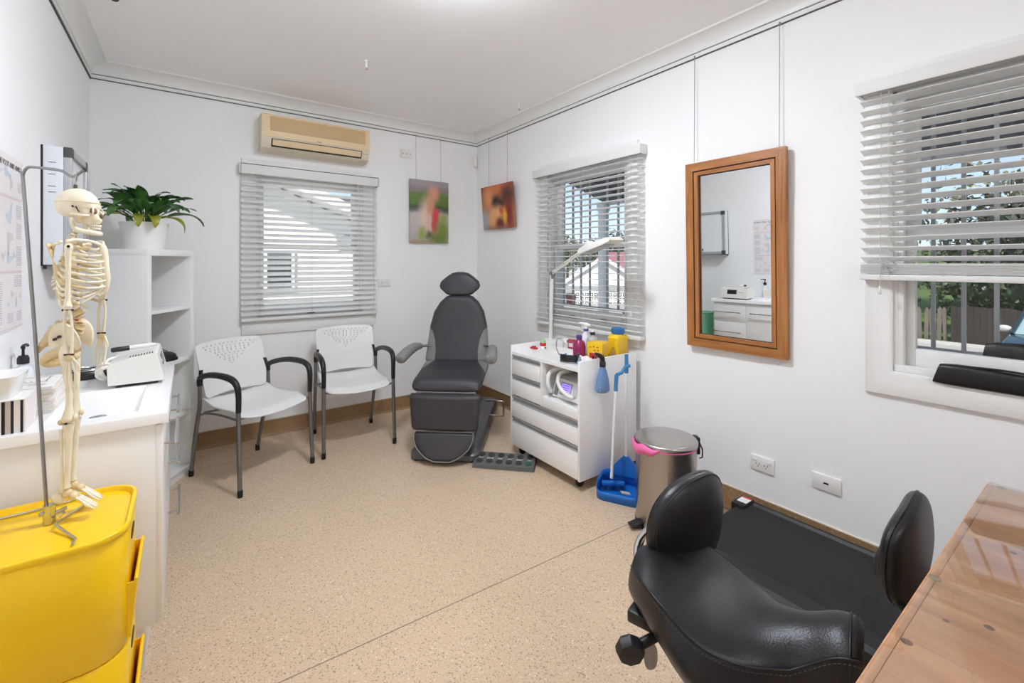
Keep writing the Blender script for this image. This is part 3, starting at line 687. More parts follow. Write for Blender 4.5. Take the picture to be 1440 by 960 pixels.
t = thing('plastic_tray', 'white sloping plastic tray resting on the striped box', 'tray', (-.437, 1.915, ZT+.0945))
mb = MB(); a = rrect(.062, .11, .012, 4); b_ = rrect(.10, .15, .02, 4)
mb.ring([[(x+.005, y, 0) for x, y in a], [(x, y, .06) for x, y in b_], [(x, y, .064) for x, y in rrect(.104, .154, .022, 4)], [(x, y, .062) for x, y in rrect(.092, .142, .018, 4)], [(x+.004, y, .006) for x, y in rrect(.056, .10, .01, 4)]], True, True, True); mb.build('tray_shell', CERAM, t)

t = thing('soap_dispenser', 'pump soap bottle with black pump head at the left edge of the photo', 'bottle', (-.458, 2.26, ZT))
MB().lathe([(.026, 0), (.028, .004), (.028, .10), (.022, .118), (.012, .124), (.012, .13)], n=24).build('bottle', M('bottle_clear_white', (226, 230, 232), .2), t)
MB().lathe([(.0155, .13), (.0155, .150), (.013, .154), (.0125, .158), (.004, .160), (.004, .18), (.0055, .181), (.0055, .192), (.003, .194)], n=20).tube([(0, -.012, .188), (0, .004, .192), (.002, .03, .192), (.003, .04, .186)], .0045, 8, smooth=3).build('pump_head', BLACK, t)

t = thing('booklet_stack', 'stack of cream printed booklets on the bench beside the striped box', 'booklets', (-.405, 2.13, ZT))
random.seed(9)
mb = MB()
CRM = M('booklet_cream', (230, 220, 204), .6); WPAP = M('booklet_white', (236, 234, 230), .6)
for k in range(9):
    mb.mi = k % 2; mb.box((random.uniform(-.005, .005), random.uniform(-.006, .006), .005+k*.0095), (.12, .20, .0088), rot=(0, 0, random.uniform(-.05, .05)))
mb.build('booklets', [WPAP, CRM], t)
mb = MB(); 
for (cx, cy, w, d_) in ((-.01, -.03, .09, .002), (-.01, .05, .09, .002), (.03, .01, .002, .08), (-.045, .0, .002, .06), (0, -.06, .03, .002), (.02, -.08, .04, .003)): mb.box((cx, cy, .0905), (w, d_, .0006))
for p in ((-.02, -.01), (-.005, -.012), (.0, .02)): mb.box((p[0], p[1], .0905), (.004, .004, .0006))
mb.build('printed_lines', BLACK, t)
mb = MB()
for k in range(16): mb.tube([(.058+.004*math.cos(a), -.09+k*.012, .018+.007*math.sin(a)) for a in [R(q) for q in range(0, 360, 45)]], .0012, 5, True)
mb.build('spiral_binding', BLACK, t)
mb = MB(); mb.box((-.045, -.085, .100), (.028, .022, .02), bev=.004).tube([(-.055, -.085, .112), (-.055, -.06, .118), (-.035, -.06, .118), (-.035, -.085, .112)], .0014, 5); mb.build('bulldog_clip', M('clip_dark', (70, 66, 66), .35, metal=.6), t)

t = thing('waste_bin', 'green round waste bin in the gap behind the vanity', 'bin', (-.275, 2.875, 0))
mb = MB(); mb.lathe([(.085, 0), (.09, .004), (.116, .61), (.121, .614), (.121, .622), (.112, .622), (.108, .61), (.086, .012)], n=32, cap1=True); mb.build('tub', GREEN, t)
MB().lathe([(.1125, .616), (.1225, .6235), (.117, .626)], n=32, cap0=False, cap1=False).build('liner_edge', BLACK, t)

# ------------------------------------------------------------------ corner shelf unit
A_ = Vector((-.168, 3.123)); ang = math.atan2(.338, .208); SW, SD, SH = .397, .352, 1.378
shelf = thing('cube_shelf', 'tall white open cube shelf standing askew in the left corner', 'shelf', (A_.x, A_.y, 0), ang)
mb = MB(); th = .030
mb.b6(0, th, 0, SD, 0, SH-.036, .001).b6(SW-th, SW, 0, SD, 0, SH-.036, .001); mb.build('side_panel', WHITE, shelf)
MB().b6(0, SW, 0, SD, SH-.036, SH, .001).build('top_panel', WHITE, shelf)
MB().b6(th, SW-th, SD-.012, SD-.002, .02, SH-.036).build('back_panel', M('shelf_back_grey', (222, 222, 222), .5), shelf)
for z in (.040, .375, .703, 1.018): MB().b6(th, SW-th, .004, SD-.012, z, z+.017, .001).build('shelf_board', WHITE, shelf)
MB().b6(th, SW-th, .012, .028, 0, .04).build('plinth', WHITE, shelf)
ws = wmat(shelf)
def on_shelf(u, v, z): return ws @ Vector((u, v, z))
p = on_shelf(.088, .25, .72+.0485)
t = thing('exercise_ball', 'small blue massage ball behind the black shoe on the shelf', 'ball', p)
mb = MB(); mb.ell((0, 0, 0), (.048, .048, .048), nu=24, nv=16); mb.build('ball_skin', M('blue_ball_rubber', (22, 84, 168), .35), t)
mb = MB(); mb.lathe([(.006, -.001), (.005, .0015), (.002, .002)], (0, 0, .0472), 12); mb.build('valve', M('ball_valve', (16, 60, 120), .4), t)
p = on_shelf(.20, .085, .7205); t = thing('black_shoe', 'black lace-up shoe lying on the middle shelf of the cube unit', 'shoe', p, ang-R(12))
def shoe_outer(u, v):
    x = lerp(-.105, .115, u); w = interp([(0, .022), (.12, .032), (.4, .030), (.7, .042), (.88, .040), (1, .014)], u)
    h = interp([(0, .062), (.08, .082), (.28, .084), (.45, .068), (.65, .048), (.85, .038), (1, .022)], u)
    a = PI*v; return Vector((x, w*math.cos(a), .012+h*abs(math.sin(a))**.8))
mb = MB(); mb.grid(shoe_outer, 24, 16); mb.build('upper', M('black_shoe_leather', (26, 25, 26), .4, bump=(120, .1)), t)
mb = MB(); out = smooth2([(-.108, -.02), (-.10, -.033), (-.02, -.030), (.05, -.043), (.10, -.036), (.122, 0), (.10, .038), (.05, .044), (-.02, .032), (-.10, .034), (-.108, .02)], 4); mb.prism(out, .014); mb.build('sole', BLACKR, t)
mb = MB()
for k in range(4): mb.tube([(-.01+.018*k, -.02, .086-.009*k), (.0+.018*k, 0, .092-.010*k), (-.01+.018*k, .02, .086-.009*k)], .0022, 6, smooth=3)
mb.build('laces', BLACKR, t)
MB().tube([(-.095, 0, .09), (-.11, 0, .105), (-.10, 0, .115), (-.09, 0, .10)], .003, 6, smooth=3).build('pull_tab', BLACKR, t)

# plant
p = on_shelf(.12, .17, SH)
p = at(205, 351, z=SH) if False else Vector((-.197, 3.385, SH))
t = thing('potted_plant', 'leafy green plant in a white pot on top of the cube shelf', 'plant', p)
MB().lathe([(.088, 0), (.094, .004), (.114, .150), (.116, .157), (.108, .157), (.106, .135)], n=40).build('pot', M('white_pot', (238, 238, 237), .3), t)
MB().lathe([(.107, .132), (.05, .137), (.005, .138)], n=24).build('soil', M('potting_soil', (58, 42, 30), .9, noise=(60, .4)), t)
def leafmat(n, a, b):
    m = M(n, a, .38); nt = m.node_tree; bs = nt.nodes['Principled BSDF']; N = nt.nodes
    tc = N.new('ShaderNodeTexCoord'); ns = N.new('ShaderNodeTexNoise'); ns.inputs['Scale'].default_value = 14; nt.links.new(tc.outputs['Object'], ns.inputs[0])
    mx = N.new('ShaderNodeMix'); mx.data_type = 'RGBA'; mx.inputs['A'].default_value = (*lin(a), 1); mx.inputs['B'].default_value = (*lin(b), 1); nt.links.new(ns.outputs[0], mx.inputs['Factor']); nt.links.new(mx.outputs['Result'], bs.inputs['Base Color']); return m
LEAF = leafmat('dark_green_leaf', (22, 62, 28), (82, 134, 58)); LEAFY = leafmat('yellowing_leaf', (112, 128, 34), (176, 160, 52))
def leaf(mb, base, az, L, w, lift, droop, roll=0):
    pts = []; p = Vector(base); el = lift; n = 12
    for i in range(n+1):
        pts.append((p.copy(), el)); st = L/n; p = p + Vector((math.cos(az)*math.cos(el), math.sin(az)*math.cos(el), math.sin(el)))*st; el -= droop/n*(.35+1.3*i/n)
    side = Vector((-math.sin(az), math.cos(az), 0))
    def f(u, v):
        i = min(n, int(u*n+1e-6)); q, el = pts[i]; up = Vector((-math.cos(az)*math.sin(el), -math.sin(az)*math.sin(el), math.cos(el)))
        t = i/n; wd = w*(.09+.91*sstep(.12, .4, t))*(max(0, 1-((t-.45)/.56)**2)**.8 if t > .45 else 1)
        s_ = (v-.5)*2; sd2 = (side*math.cos(roll)+up*math.sin(roll)); up2 = up*math.cos(roll)-side*math.sin(roll)
        return q + sd2*wd*.5*s_ + up2*(abs(s_)*wd*.16+.004*math.sin(9*t+3*v))
    mb.grid(f, n, 4)
random.seed(21); mg = MB(); stems = MB()
for k in range(50):
    az = k*2.39996+random.uniform(-.3, .3); ring = (k+.5)/50; L = random.uniform(.17, .25)*(1.05-.25*(1-ring)); lift = lerp(1.5, .5, ring**.9)+random.uniform(-.15, .15)
    b0 = Vector((.05*ring*math.cos(az), .05*ring*math.sin(az), .13+.015*random.random()))
    s1 = b0+Vector((math.cos(az)*.025, math.sin(az)*.025, .05+.03*(1-ring))); stems.tube([b0, s1], [.003, .002], 5)
    leaf(mg, s1, az, L, random.uniform(.044, .064), lift, random.uniform(1.0, 2.2), random.uniform(-.4, .4))
mg.build('foliage', LEAF, t, ang=180); stems.build('stems', M('stem_green', (70, 104, 52), .5), t)
mg = MB()
for az, L, lf, dr in ((R(-95), .16, .25, 2.6), (R(-150), .19, .3, 2.5), (R(-70), .15, .2, 2.7), (R(-30), .2, .1, 2.0)): leaf(mg, Vector((.07*math.cos(az), .07*math.sin(az), .19)), az, L, .05, lf, dr)
mg.build('yellowing_leaf', LEAFY, t, ang=180)['label'] = 'yellow-green older leaves'
# ------------------------------------------------------------------ yellow storage unit, skeleton and its stand
ux0, ux1, uy0, uy1 = -.487, -.115, 1.435, 1.778
t = thing('storage_unit', 'glossy yellow two-tier plastic storage unit with tilt-out bins at lower left', 'storage unit', ((ux0+ux1)/2, (uy0+uy1)/2, 0))
W_, D_ = ux1-ux0, uy1-uy0
def loop(w, d, r, z): return [(x, y, z) for x, y in rrect(w, d, r, 8)]
tt = MB(); tt.ring([loop(W_-.006, D_-.006, .078, .625), loop(W_, D_, .08, .629), loop(W_, D_, .08, .640), loop(W_-.004, D_-.004, .079, .642), loop(W_-.016, D_-.016, .073, .642), loop(W_-.020, D_-.020, .071, .639), loop(W_-.026, D_-.026, .068, .629)], True, True, True); tt.build('tray_top', YELLOW, t, ang=50)
for zb, zt in ((.045, .335), (.337, .627)):
    mb = MB(); mb.ring([loop(W_-.016, D_-.016, .075, zb), loop(W_-.008, D_-.008, .078, zb+.004), loop(W_-.008, D_-.008, .078, zt-.004), loop(W_-.014, D_-.014, .076, zt)], True, True, True); bd = mb.build('tier_body', YELLOW, t, ang=50)
    mb = MB(); q = [(-.125, 0), (.125, 0), (.128, .165), (-.128, .165)]
    F_ = lambda y, z, o: (W_/2-.004+o, y, zb+.012+z)
    mb.hexa([F_(-.108, 0, .0), F_(.108, 0, .0), F_(.112, .14, .012), F_(-.112, .14, .012), F_(-.108, 0, .005), F_(.108, 0, .005), F_(.112, .144, .018), F_(-.112, .144, .018)])
    for s in (-1, 1): mb.hexa([F_(s*.104, .0, -.004), F_(s*.108, .0, -.004), F_(s*.112, .14, -.004), F_(s*.108, .14, -.004), F_(s*.104, .002, .002), F_(s*.108, .002, .002), F_(s*.112, .14, .014), F_(s*.108, .14, .014)])
    mb.tube([F_(-.112, .143, .0155), F_(.112, .143, .0155)], .0045, 8)
    mb.build('tilt_out_flap', YELLOW, bd)
    mb = MB(); mb.prism([(.042*math.cos(R(a)), .015*math.sin(R(a))) for a in range(0, 360, 20)], .002, Matrix.Translation((W_/2-.0045, 0, zb+.235)) @ Matrix(((0, 0, 1, 0), (1, 0, 0, 0), (0, 1, 0, 0), (0, 0, 0, 1)))); mb.build('finger_hole', M('finger_hole_dark', (60, 46, 8), .6), bd)
for sx in (-1, 1):
    for sy in (-1, 1): MB().lathe([(.02, 0), (.024, .004), (.024, .03), (.014, .036), (.014, .047)], (sx*(W_/2-.09), sy*(D_/2-.09), 0), 16).build('foot', BLACK, t)

ZS = .630
t = thing('skeleton_stand', 'bent chrome rod stand with overhead hook standing on the yellow unit', 'stand', (*at(70, 738, z=ZS+.02).xy, ZS))
mb = MB(); r0 = .0033; zr = ZS+r0+.0005
mb.tube([at(-30, 736, z=zr), at(60, 715, z=zr), at(112, 700, z=zr), at(122, 698, z=zr), at(123, 704, z=zr), at(112, 714, z=zr), at(78, 736, z=zr+.008)], r0, 10, smooth=4); mb.build('base_rod', CHROME, t, world=True)
mb = MB(); mb.tube([at(78, 738, z=zr+.008), at(100, 753, z=zr), at(106, 757, z=zr), at(101, 768, z=zr)], r0, 10); mb.build('front_foot', CHROME, t, world=True)
mb = MB(); pt = [at(69, 742, d=1.160), at(66, 720, d=1.162), at(50, 480, d=1.168), at(33, 262, d=1.175), at(32, 246, d=1.175), at(38, 236, d=1.177), at(48, 235, d=1.182), at(82, 239, d=1.198), at(92, 243, d=1.203), at(99, 247.5, d=1.207), at(107, 247, d=1.210), at(117, 239, d=1.214)]
mb.tube(pt, [.0040]*4+[.0037]*8, 12, smooth=4); mb.build('pole', STEELTUBE, t, world=True)
hb = at(69.5, 737, d=1.16); mb = MB(); mb.cyl((hb.x, hb.y, ZS+.001), (hb.x, hb.y, ZS+.048), .0125, n=20).cyl((hb.x, hb.y, ZS+.03), (hb.x-.018, hb.y-.008, ZS+.03), .005, n=10)
mb.cyl((hb.x+.008, hb.y, ZS+.022), (hb.x+.03, hb.y+.012, ZS+.026), .005, n=10); mb.build('clamp_hub', CHROME, t, world=True)
tp = at(88, 721, z=ZS+.03); mb = MB(); mb.tube([at(84, 726, z=ZS+.03), at(90, 720, z=ZS+.04)], .004, 8); mb.build('thumb_screw', CHROME, t, world=True)

BONE = M('ivory_bone', (236, 226, 200), .48, noise=(22, .16)); BONE2 = M('aged_bone', (218, 196, 150), .55, noise=(30, .2)); CART = M('pale_cartilage', (226, 218, 198), .4)
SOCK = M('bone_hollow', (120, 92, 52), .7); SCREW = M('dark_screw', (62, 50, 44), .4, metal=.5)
so = at(112, 370, d=1.205)
fwd = (.951*CT+.308*ST, -.951*ST+.308*CT)
sk = thing('model_skeleton', 'ivory anatomical model skeleton hanging from the chrome stand, facing right', 'skeleton', (so.x, so.y, ZS+.012), math.atan2(fwd[1], fwd[0]))
sk.scale = (.74, .74, 1)
PXM = .001915
def bone(name, pts, r, mat=BONE, parent=sk, n=8, smooth=4, flat=1.0): return MB().tube(pts, r, n, smooth=smooth, flat=flat).build(name, mat, parent, ang=180)
# skull
def cran(u, v):
    a = 2*PI*u; b = -PI/2+PI*v; x, y, z = math.cos(b)*math.cos(a), math.cos(b)*math.sin(a), math.sin(b)
    px = .064*x*(1.0 if x < 0 else .93); py = .047*y*(1+.10*max(0, -x)); pz = .046*z
    if z < 0: pz *= .80; px -= .010*z*z*(1 if x > 0 else -.3)
    if x > .6 and abs(z) < .5: px += .004*(1-abs(z)/.5)*(1-abs(y)**2)
    if x < -.3 and z < 0: pz -= .010*(-z)*(-x)
    return Vector((px-.004, py, pz+.805))
mb = MB(); mb.grid(cran, 32, 20); skull = mb.build('skull', BONE, sk, ang=180, merge=True)
mb = MB()
def face(u, v):
    a = -PI/2+PI*u; z = lerp(.795, .748, v); w = interp([(0, .041), (.3, .040), (.55, .029), (1, .022)], v); d = interp([(0, .056), (.25, .057), (.5, .062), (.7, .066), (1, .060)], v)
    return Vector((.0+d*math.cos(a)**.7 if math.cos(a) > 0 else 0, w*math.sin(a), z))
mb.grid(face, 20, 12); mb.build('face_bone', BONE, skull, ang=180)
for s in (-1, 1):
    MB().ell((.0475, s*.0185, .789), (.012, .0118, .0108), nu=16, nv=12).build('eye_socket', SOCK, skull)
    MB().tube([(.0565*math.cos(a)*.0+.0505+.006*math.cos(a)*0+.004*(1-abs(math.sin(a))), s*(.0185+.0135*math.cos(a)), .789+.0122*math.sin(a)) for a in [R(q) for q in range(0, 360, 30)]], .0032, 7, True).build('orbit_rim', BONE, skull, ang=180)
    bone('cheek_arch', [(.044, s*.034, .774), (.030, s*.046, .773), (.010, s*.048, .776), (-.006, s*.044, .778)], [.0055, .0042, .0036, .003], parent=skull, flat=.6)
    MB().ell((.018, s*.040, .762), (.010, .004, .014), nu=10, nv=8).build('temple_hollow', BONE2, skull)
    MB().cyl((.004, s*.0475, .800), (.004, s*.0505, .800), .003, n=8).build('screw', SCREW, skull)
    MB().tube([(.012, s*.0478, .800), (.018, s*.0478, .790), (.022, s*.046, .784)], .0018, 6).build('spring_hook', SCREW, skull)
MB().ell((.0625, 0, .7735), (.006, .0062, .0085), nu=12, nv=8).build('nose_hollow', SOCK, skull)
MB().tube([(.060, 0, .790), (.067, 0, .784), (.069, 0, .780)], [.004, .0035, .002], 8, smooth=3).build('nasal_bone', BONE, skull, ang=180)
MB().tube([(-.004+.0645*math.cos(R(a))*(1 if abs(a) > 90 else .985), .0477*math.sin(R(a)), .8125) for a in range(-180, 180, 10)], .0009, 5, True).build('skull_cap_seam', BONE2, skull)
mb = MB(); mb.tube([(-.004, .042, .766), (.0, .040, .742), (.008, .036, .727), (.03, .026, .719), (.052, .012, .715), (.058, 0, .714), (.052, -.012, .715), (.03, -.026, .719), (.008, -.036, .727), (.0, -.040, .742), (-.004, -.042, .766)], [.005, .0075, .0085, .0085, .0085, .0085, .0085, .0085, .0085, .0075, .005], 8, smooth=4)
jaw = mb.build('jaw', BONE, sk, ang=180)
mb = MB()
for k in range(-6, 7):
    a = R(k*13); 
    for z, o in ((.7415, .0), (.7325, -.002)): mb.box((.035+(.0255+o)*math.cos(a), (.0225+o)*math.sin(a), z), (.004, .0052, .0082), rot=(0, 0, a), bev=.001)
mb.build('teeth', CART, jaw)
MB().cyl((-.012, 0, .845), (-.012, 0, .868), .0055, n=10).build('hanging_post', M('brown_spring', (110, 92, 72), .5, metal=.4), sk)
MB().tube([(-.012+.004*math.sin(a), .0045*math.cos(a), .878+.013*math.sin(a)) for a in [R(q) for q in range(0, 360, 24)]], .0016, 6, True).tube([(-.012, 0, .888), (-.008, 0, .902), (-.012, .004, .906)], .0015, 6).build('hanging_ring', CHROME, sk)
for o_ in [skull]+children(skull)+[jaw]+children(jaw):      # a shallow jaw, chin just above the collarbones
    for v_ in o_.data.vertices: v_.co.z = v_.co.z+.007 if v_.co.z > .789 else .796+(v_.co.z-.789)*.78
# spine
sp = [(-.010, .748), (-.016, .732), (-.018, .715), (-.030, .69), (-.044, .655), (-.050, .62), (-.044, .585), (-.028, .555), (-.010, .532), (.000, .508), (-.002, .486), (-.016, .468), (-.03, .458)]
SPP, _ = spline([Vector((x, 0, z)) for x, z in sp], [0]*len(sp), 10)
cum = [0]
for a, b in zip(SPP, SPP[1:]): cum.append(cum[-1]+(b-a).length)
def sp_at(s):
    for i in range(len(cum)-1):
        if cum[i+1] >= s: f = (s-cum[i])/max(1e-9, cum[i+1]-cum[i]); return SPP[i].lerp(SPP[i+1], f), (SPP[i+1]-SPP[i]).normalized()
    return SPP[-1], (SPP[-1]-SPP[-2]).normalized()
vert = []; s = 0
LN = [lerp(.0088, .0185, k/23) for k in range(24)]; kk = cum[-1]/sum(LN)
for k in range(24):
    L = LN[k]*kk; c, d = sp_at(s+L/2); s += L; vert.append((c, d)); r = lerp(.0085, .0165, k/23)
    back = Vector((d.z, 0, -d.x)) if d.z > 0 else Vector((d.z, 0, -d.x)); back = Vector((-abs(d.z), 0, d.x if d.z < 0 else -d.x))
    mb = MB(); mb.tube([c-d*L*.40, c-d*L*.2, c+d*L*.2, c+d*L*.40], [r*1.08, r*.9, r*.9, r*1.08], 12)
    mb.tube([c+back*r*.7, c+back*(r*1.7)+Vector((0, 0, -.003)), c+back*(r*2.4)+Vector((0, 0, -.009))], [r*.35, r*.26, r*.2], 6)
    for q in (-1, 1): mb.tube([c+back*r*.8, c+back*r*1.1+Vector((0, q*r*1.55, .001))], [r*.3, r*.2], 6)
    mb.build('vertebra', BONE if k < 19 else BONE2, sk, ang=60)
    if k in (20, 22): MB().tube([c+Vector((r*.2, -r, 0)), c+Vector((-r*.2, -r*1.5, .002))], .0022, 6).build('nerve', M('nerve_red', (170, 50, 40), .5), sk)
# ribs and breastbone
for k in range(12):
    zt_ = lerp(.706, .552, k/11); a_ = interp([(0, .040), (.15, .055), (.5, .066), (.8, .064), (1, .05)], k/11); b_ = interp([(0, .034), (.15, .052), (.5, .070), (.8, .071), (1, .058)], k/11)
    cx = interp([(0, .020), (.3, .014), (1, .006)], k/11); drop = interp([(0, .012), (.5, .030), (1, .030)], k/11)
    end = 58 if k < 7 else (64 if k < 10 else 100)
    for q in (-1, 1):
        pts = []
        for a in range(172, end-1, -8):
            u = (172-a)/(172-end); pts.append((cx+a_*math.cos(R(a)), q*b_*math.sin(R(a))**.85, zt_+.008*math.sin(PI*min(1, u*2.2))-drop*u))
        MB().tube(pts, [.0034]+[.0042]*(len(pts)-2)+[.0036], 8, flat=.62).build('rib', BONE if k % 3 else BONE2, sk, ang=180)
        if k < 10:
            p0 = Vector(pts[-1]); zz = zt_-drop+(.004 if k < 7 else .022)
            tgt = Vector((cx+a_*1.06 if k < 7 else cx+a_*.99, q*.011, max(zz, .595)))
            MB().tube([p0, p0.lerp(tgt, .5)+Vector((.007, 0, -.002)), tgt], [.0034, .0036, .003], 7, smooth=3, flat=.7).build('costal_cartilage', CART, sk, ang=180)
MB().tube([(.064, 0, .706), (.070, 0, .69), (.076, 0, .655), (.079, 0, .62), (.078, 0, .592), (.074, 0, .575)], [.010, .013, .010, .012, .009, .003], 10, smooth=3, flat=1).build('breastbone', BONE, sk, ang=180)
for q in (-1, 1):
    bone('collarbone', [(.064, q*.010, .708), (.05, q*.04, .716), (.022, q*.07, .718), (.006, q*.088, .714)], [.0055, .0042, .0042, .005])
    mb = MB()
    def scap(u, v): return Vector((-.052+.030*u*v-.006*math.sin(PI*v), q*(.036+.046*u*(1-v*.75)), .706-.085*v+.004*u))
    mb.grid(scap, 8, 10); mb.build('shoulder_blade', BONE2, sk, solid=.003, ang=180)
    bone('shoulder_spine', [(-.056, q*.038, .690), (-.04, q*.065, .705), (-.008, q*.090, .712)], [.002, .0035, .0055])
    MB().cyl((.012, q*.095, .700), (.02, q*.104, .701), .004, n=8).build('shoulder_screw', SCREW, sk)
# arms
ARM = {-1: dict(sh=(.014, -.092, .698), el=(.012, -.092, .545), wr=(.016, -.094, .428)), 1: dict(sh=(.016, .092, .690), el=(.024, .094, .560), wr=(.020, .096, .462))}
for q, A in ARM.items():
    s_, e_, w_ = (Vector(A[k]) for k in ('sh', 'el', 'wr'))
    bone('humerus', [s_+Vector((0, 0, .010)), s_, s_+Vector((0, q*.002, -.018)), s_.lerp(e_, .5), e_+Vector((0, 0, .02)), e_+Vector((0, 0, .004)), e_+Vector((0, 0, -.004))], [.007, .0125, .0085, .0068, .0075, .0125, .009], n=10)
    for o, rr in ((-.008, .0046), (.008, .0040)): bone('radius' if o > 0 else 'ulna', [e_+Vector((o*.6, 0, -.006)), e_+Vector((o, 0, -.02)), e_.lerp(w_, .5)+Vector((o*1.35, 0, 0)), w_+Vector((o, 0, .012)), w_+Vector((o*.8, 0, .002))], [rr*1.5, rr*1.1, rr, rr*1.15, rr*1.6])
    MB().cyl(e_+Vector((-.016, 0, -.006)), e_+Vector((.016, 0, -.006)), .0025, n=8).build('elbow_pin', SCREW, sk)
    MB().cyl(w_+Vector((-.014, 0, -.002)), w_+Vector((.014, 0, -.002)), .0022, n=8).build('wrist_pin', SCREW, sk)
    MB().ell(w_+Vector((0, 0, -.011)), (.014, .007, .009), nu=12, nv=8).build('wrist_bones', BONE2, sk)
    for k, (fx, ln) in enumerate(((-.012, .070), (-.005, .082), (.003, .086), (.011, .078))):
        a = w_+Vector((fx*.7, 0, -.016)); bx = fx*1.35
        bone('finger', [a, a+Vector((bx-fx*.7, -q*.001, -ln*.38)), a+Vector((bx*1.1-fx*.7, -q*.004, -ln*.42)), a+Vector((bx*1.05-fx*.7, -q*.008, -ln*.68)), a+Vector((bx*1.05-fx*.7, -q*.010, -ln*.72)), a+Vector((bx-fx*.7, -q*.015, -ln))], [.0034, .0026, .0036, .0022, .0028, .0014], n=7, smooth=2)
    bone('thumb', [w_+Vector((.011, 0, -.012)), w_+Vector((.021, -q*.006, -.028)), w_+Vector((.023, -q*.008, -.034)), w_+Vector((.024, -q*.012, -.050))], [.0036, .003, .0034, .0018], n=7, smooth=2)
# pelvis
mb = MB(); P_ = [(-.030, .470), (-.048, .476), (-.070, .470), (-.092, .455), (-.108, .440), (-.116, .424)]
mb.tube([(x, 0, z) for x, z in P_], [.026, .030, .024, .015, .009, .003], 10, smooth=4, flat=1.0)
for x, z, rr in ((-.045, .503, .010), (-.062, .499, .009), (-.08, .486, .008)): mb.ell((x, 0, z), (.009, .006, rr), nu=8, nv=6)
mb.build('sacrum', BONE2, sk, ang=180)
for q in (-1, 1):
    mb = MB()
    def ilium(u, v):
        a = R(lerp(-35, 205, u)); rad = lerp(.010, 1, v); x = -.024+.046*math.cos(a)*rad; z = .448+.056*math.sin(a)*rad*(1 if math.sin(a) > 0 else .6)
        return Vector((x, q*(.036+.024*rad**1.5*max(0, math.sin(a))+.004*math.cos(a)), z))
    mb.grid(ilium, 22, 8); mb.build('hip_bone', BONE, sk, solid=.006, ang=180)
    bone('ischium', [(-.018, q*.040, .432), (-.045, q*.036, .425), (-.074, q*.030, .416), (-.088, q*.024, .402), (-.070, q*.018, .394), (-.036, q*.010, .398), (-.005, q*.006, .412)], [.014, .012, .0125, .012, .008, .006, .008], mat=BONE2, n=10)
    for zz in (.462, .468): MB().cyl((-.045+(.012 if zz > .465 else 0), q*.044, zz), (-.045+(.012 if zz > .465 else 0), q*.056, zz), .0038, n=8).build('pelvis_bolt', SCREW, sk)
    # leg
    ox = -.004 if q < 0 else -.020
    h = Vector((-.016+ox, q*.040, .432)); kn = Vector((-.010+ox, q*.036, .246)); an = Vector((-.016+ox, q*.033, .068))
    bone('femur', [h+Vector((0, -q*.010, .012)), h+Vector((0, q*.004, .002)), h+Vector((0, q*.012, -.016)), h.lerp(kn, .35)+Vector((.006, q*.004, 0)), h.lerp(kn, .75)+Vector((.003, 0, 0)), kn+Vector((0, 0, .022)), kn+Vector((-.002, 0, .006)), kn+Vector((-.004, 0, -.003))], [.011, .0125, .012, .0088, .009, .014, .0185, .012], n=10)
    MB().ell(kn+Vector((.020, 0, .008)), (.006, .0095, .011), nu=12, nv=8).build('kneecap', BONE, sk)
    MB().ell(kn+Vector((-.020, 0, -.002)), (.010, .012, .008), nu=12, nv=8).build('knee_meniscus', BONE2, sk)
    bone('tibia', [kn+Vector((0, 0, -.008)), kn+Vector((0, 0, -.016)), kn+Vector((.001, 0, -.04)), kn.lerp(an, .55)+Vector((.002, 0, 0)), an+Vector((0, 0, .02)), an+Vector((0, 0, .002))], [.017, .0155, .0105, .0078, .0085, .011], n=10)
    bone('fibula', [kn+Vector((-.018, q*.006, -.02)), kn.lerp(an, .5)+Vector((-.014, q*.006, 0)), an+Vector((-.010, q*.006, .004)), an+Vector((-.008, q*.007, -.008))], [.0058, .0038, .0045, .006])
    MB().cyl(kn+Vector((0, -.018, -.004)), kn+Vector((0, .018, -.004)), .0028, n=8).build('knee_pin', SCREW, sk)
    f0 = an
    mb = MB(); mb.ell(f0+Vector((-.024, 0, -.024)), (.022, .0115, .013), rot=(0, .35, 0), nu=12, nv=8); mb.build('heel_bone', BONE, sk)
    mb = MB(); mb.ell(f0+Vector((.002, 0, -.012)), (.017, .0125, .012), nu=12, nv=8); mb.ell(f0+Vector((.022, 0, -.020)), (.015, .0155, .0095), rot=(0, .4, 0), nu=12, nv=8); mb.build('ankle_bones', BONE2, sk)
    for k in range(5):
        y = (k-2)*.0065; L = .062-.004*abs(k-1)
        a = f0+Vector((.030, y*.8, -.024)); b = a+Vector((L*.58, y*.45, -.020)); c = b+Vector((L*.42, y*.2, -.012))
        bone('toe', [a, a.lerp(b, .5)+Vector((0, 0, .002)), b, b.lerp(c, .15), b.lerp(c, .6), c], [.0042, .003, .0042, .0036, .0026, .0016], mat=CART if k % 2 else BONE, n=7, smooth=2)
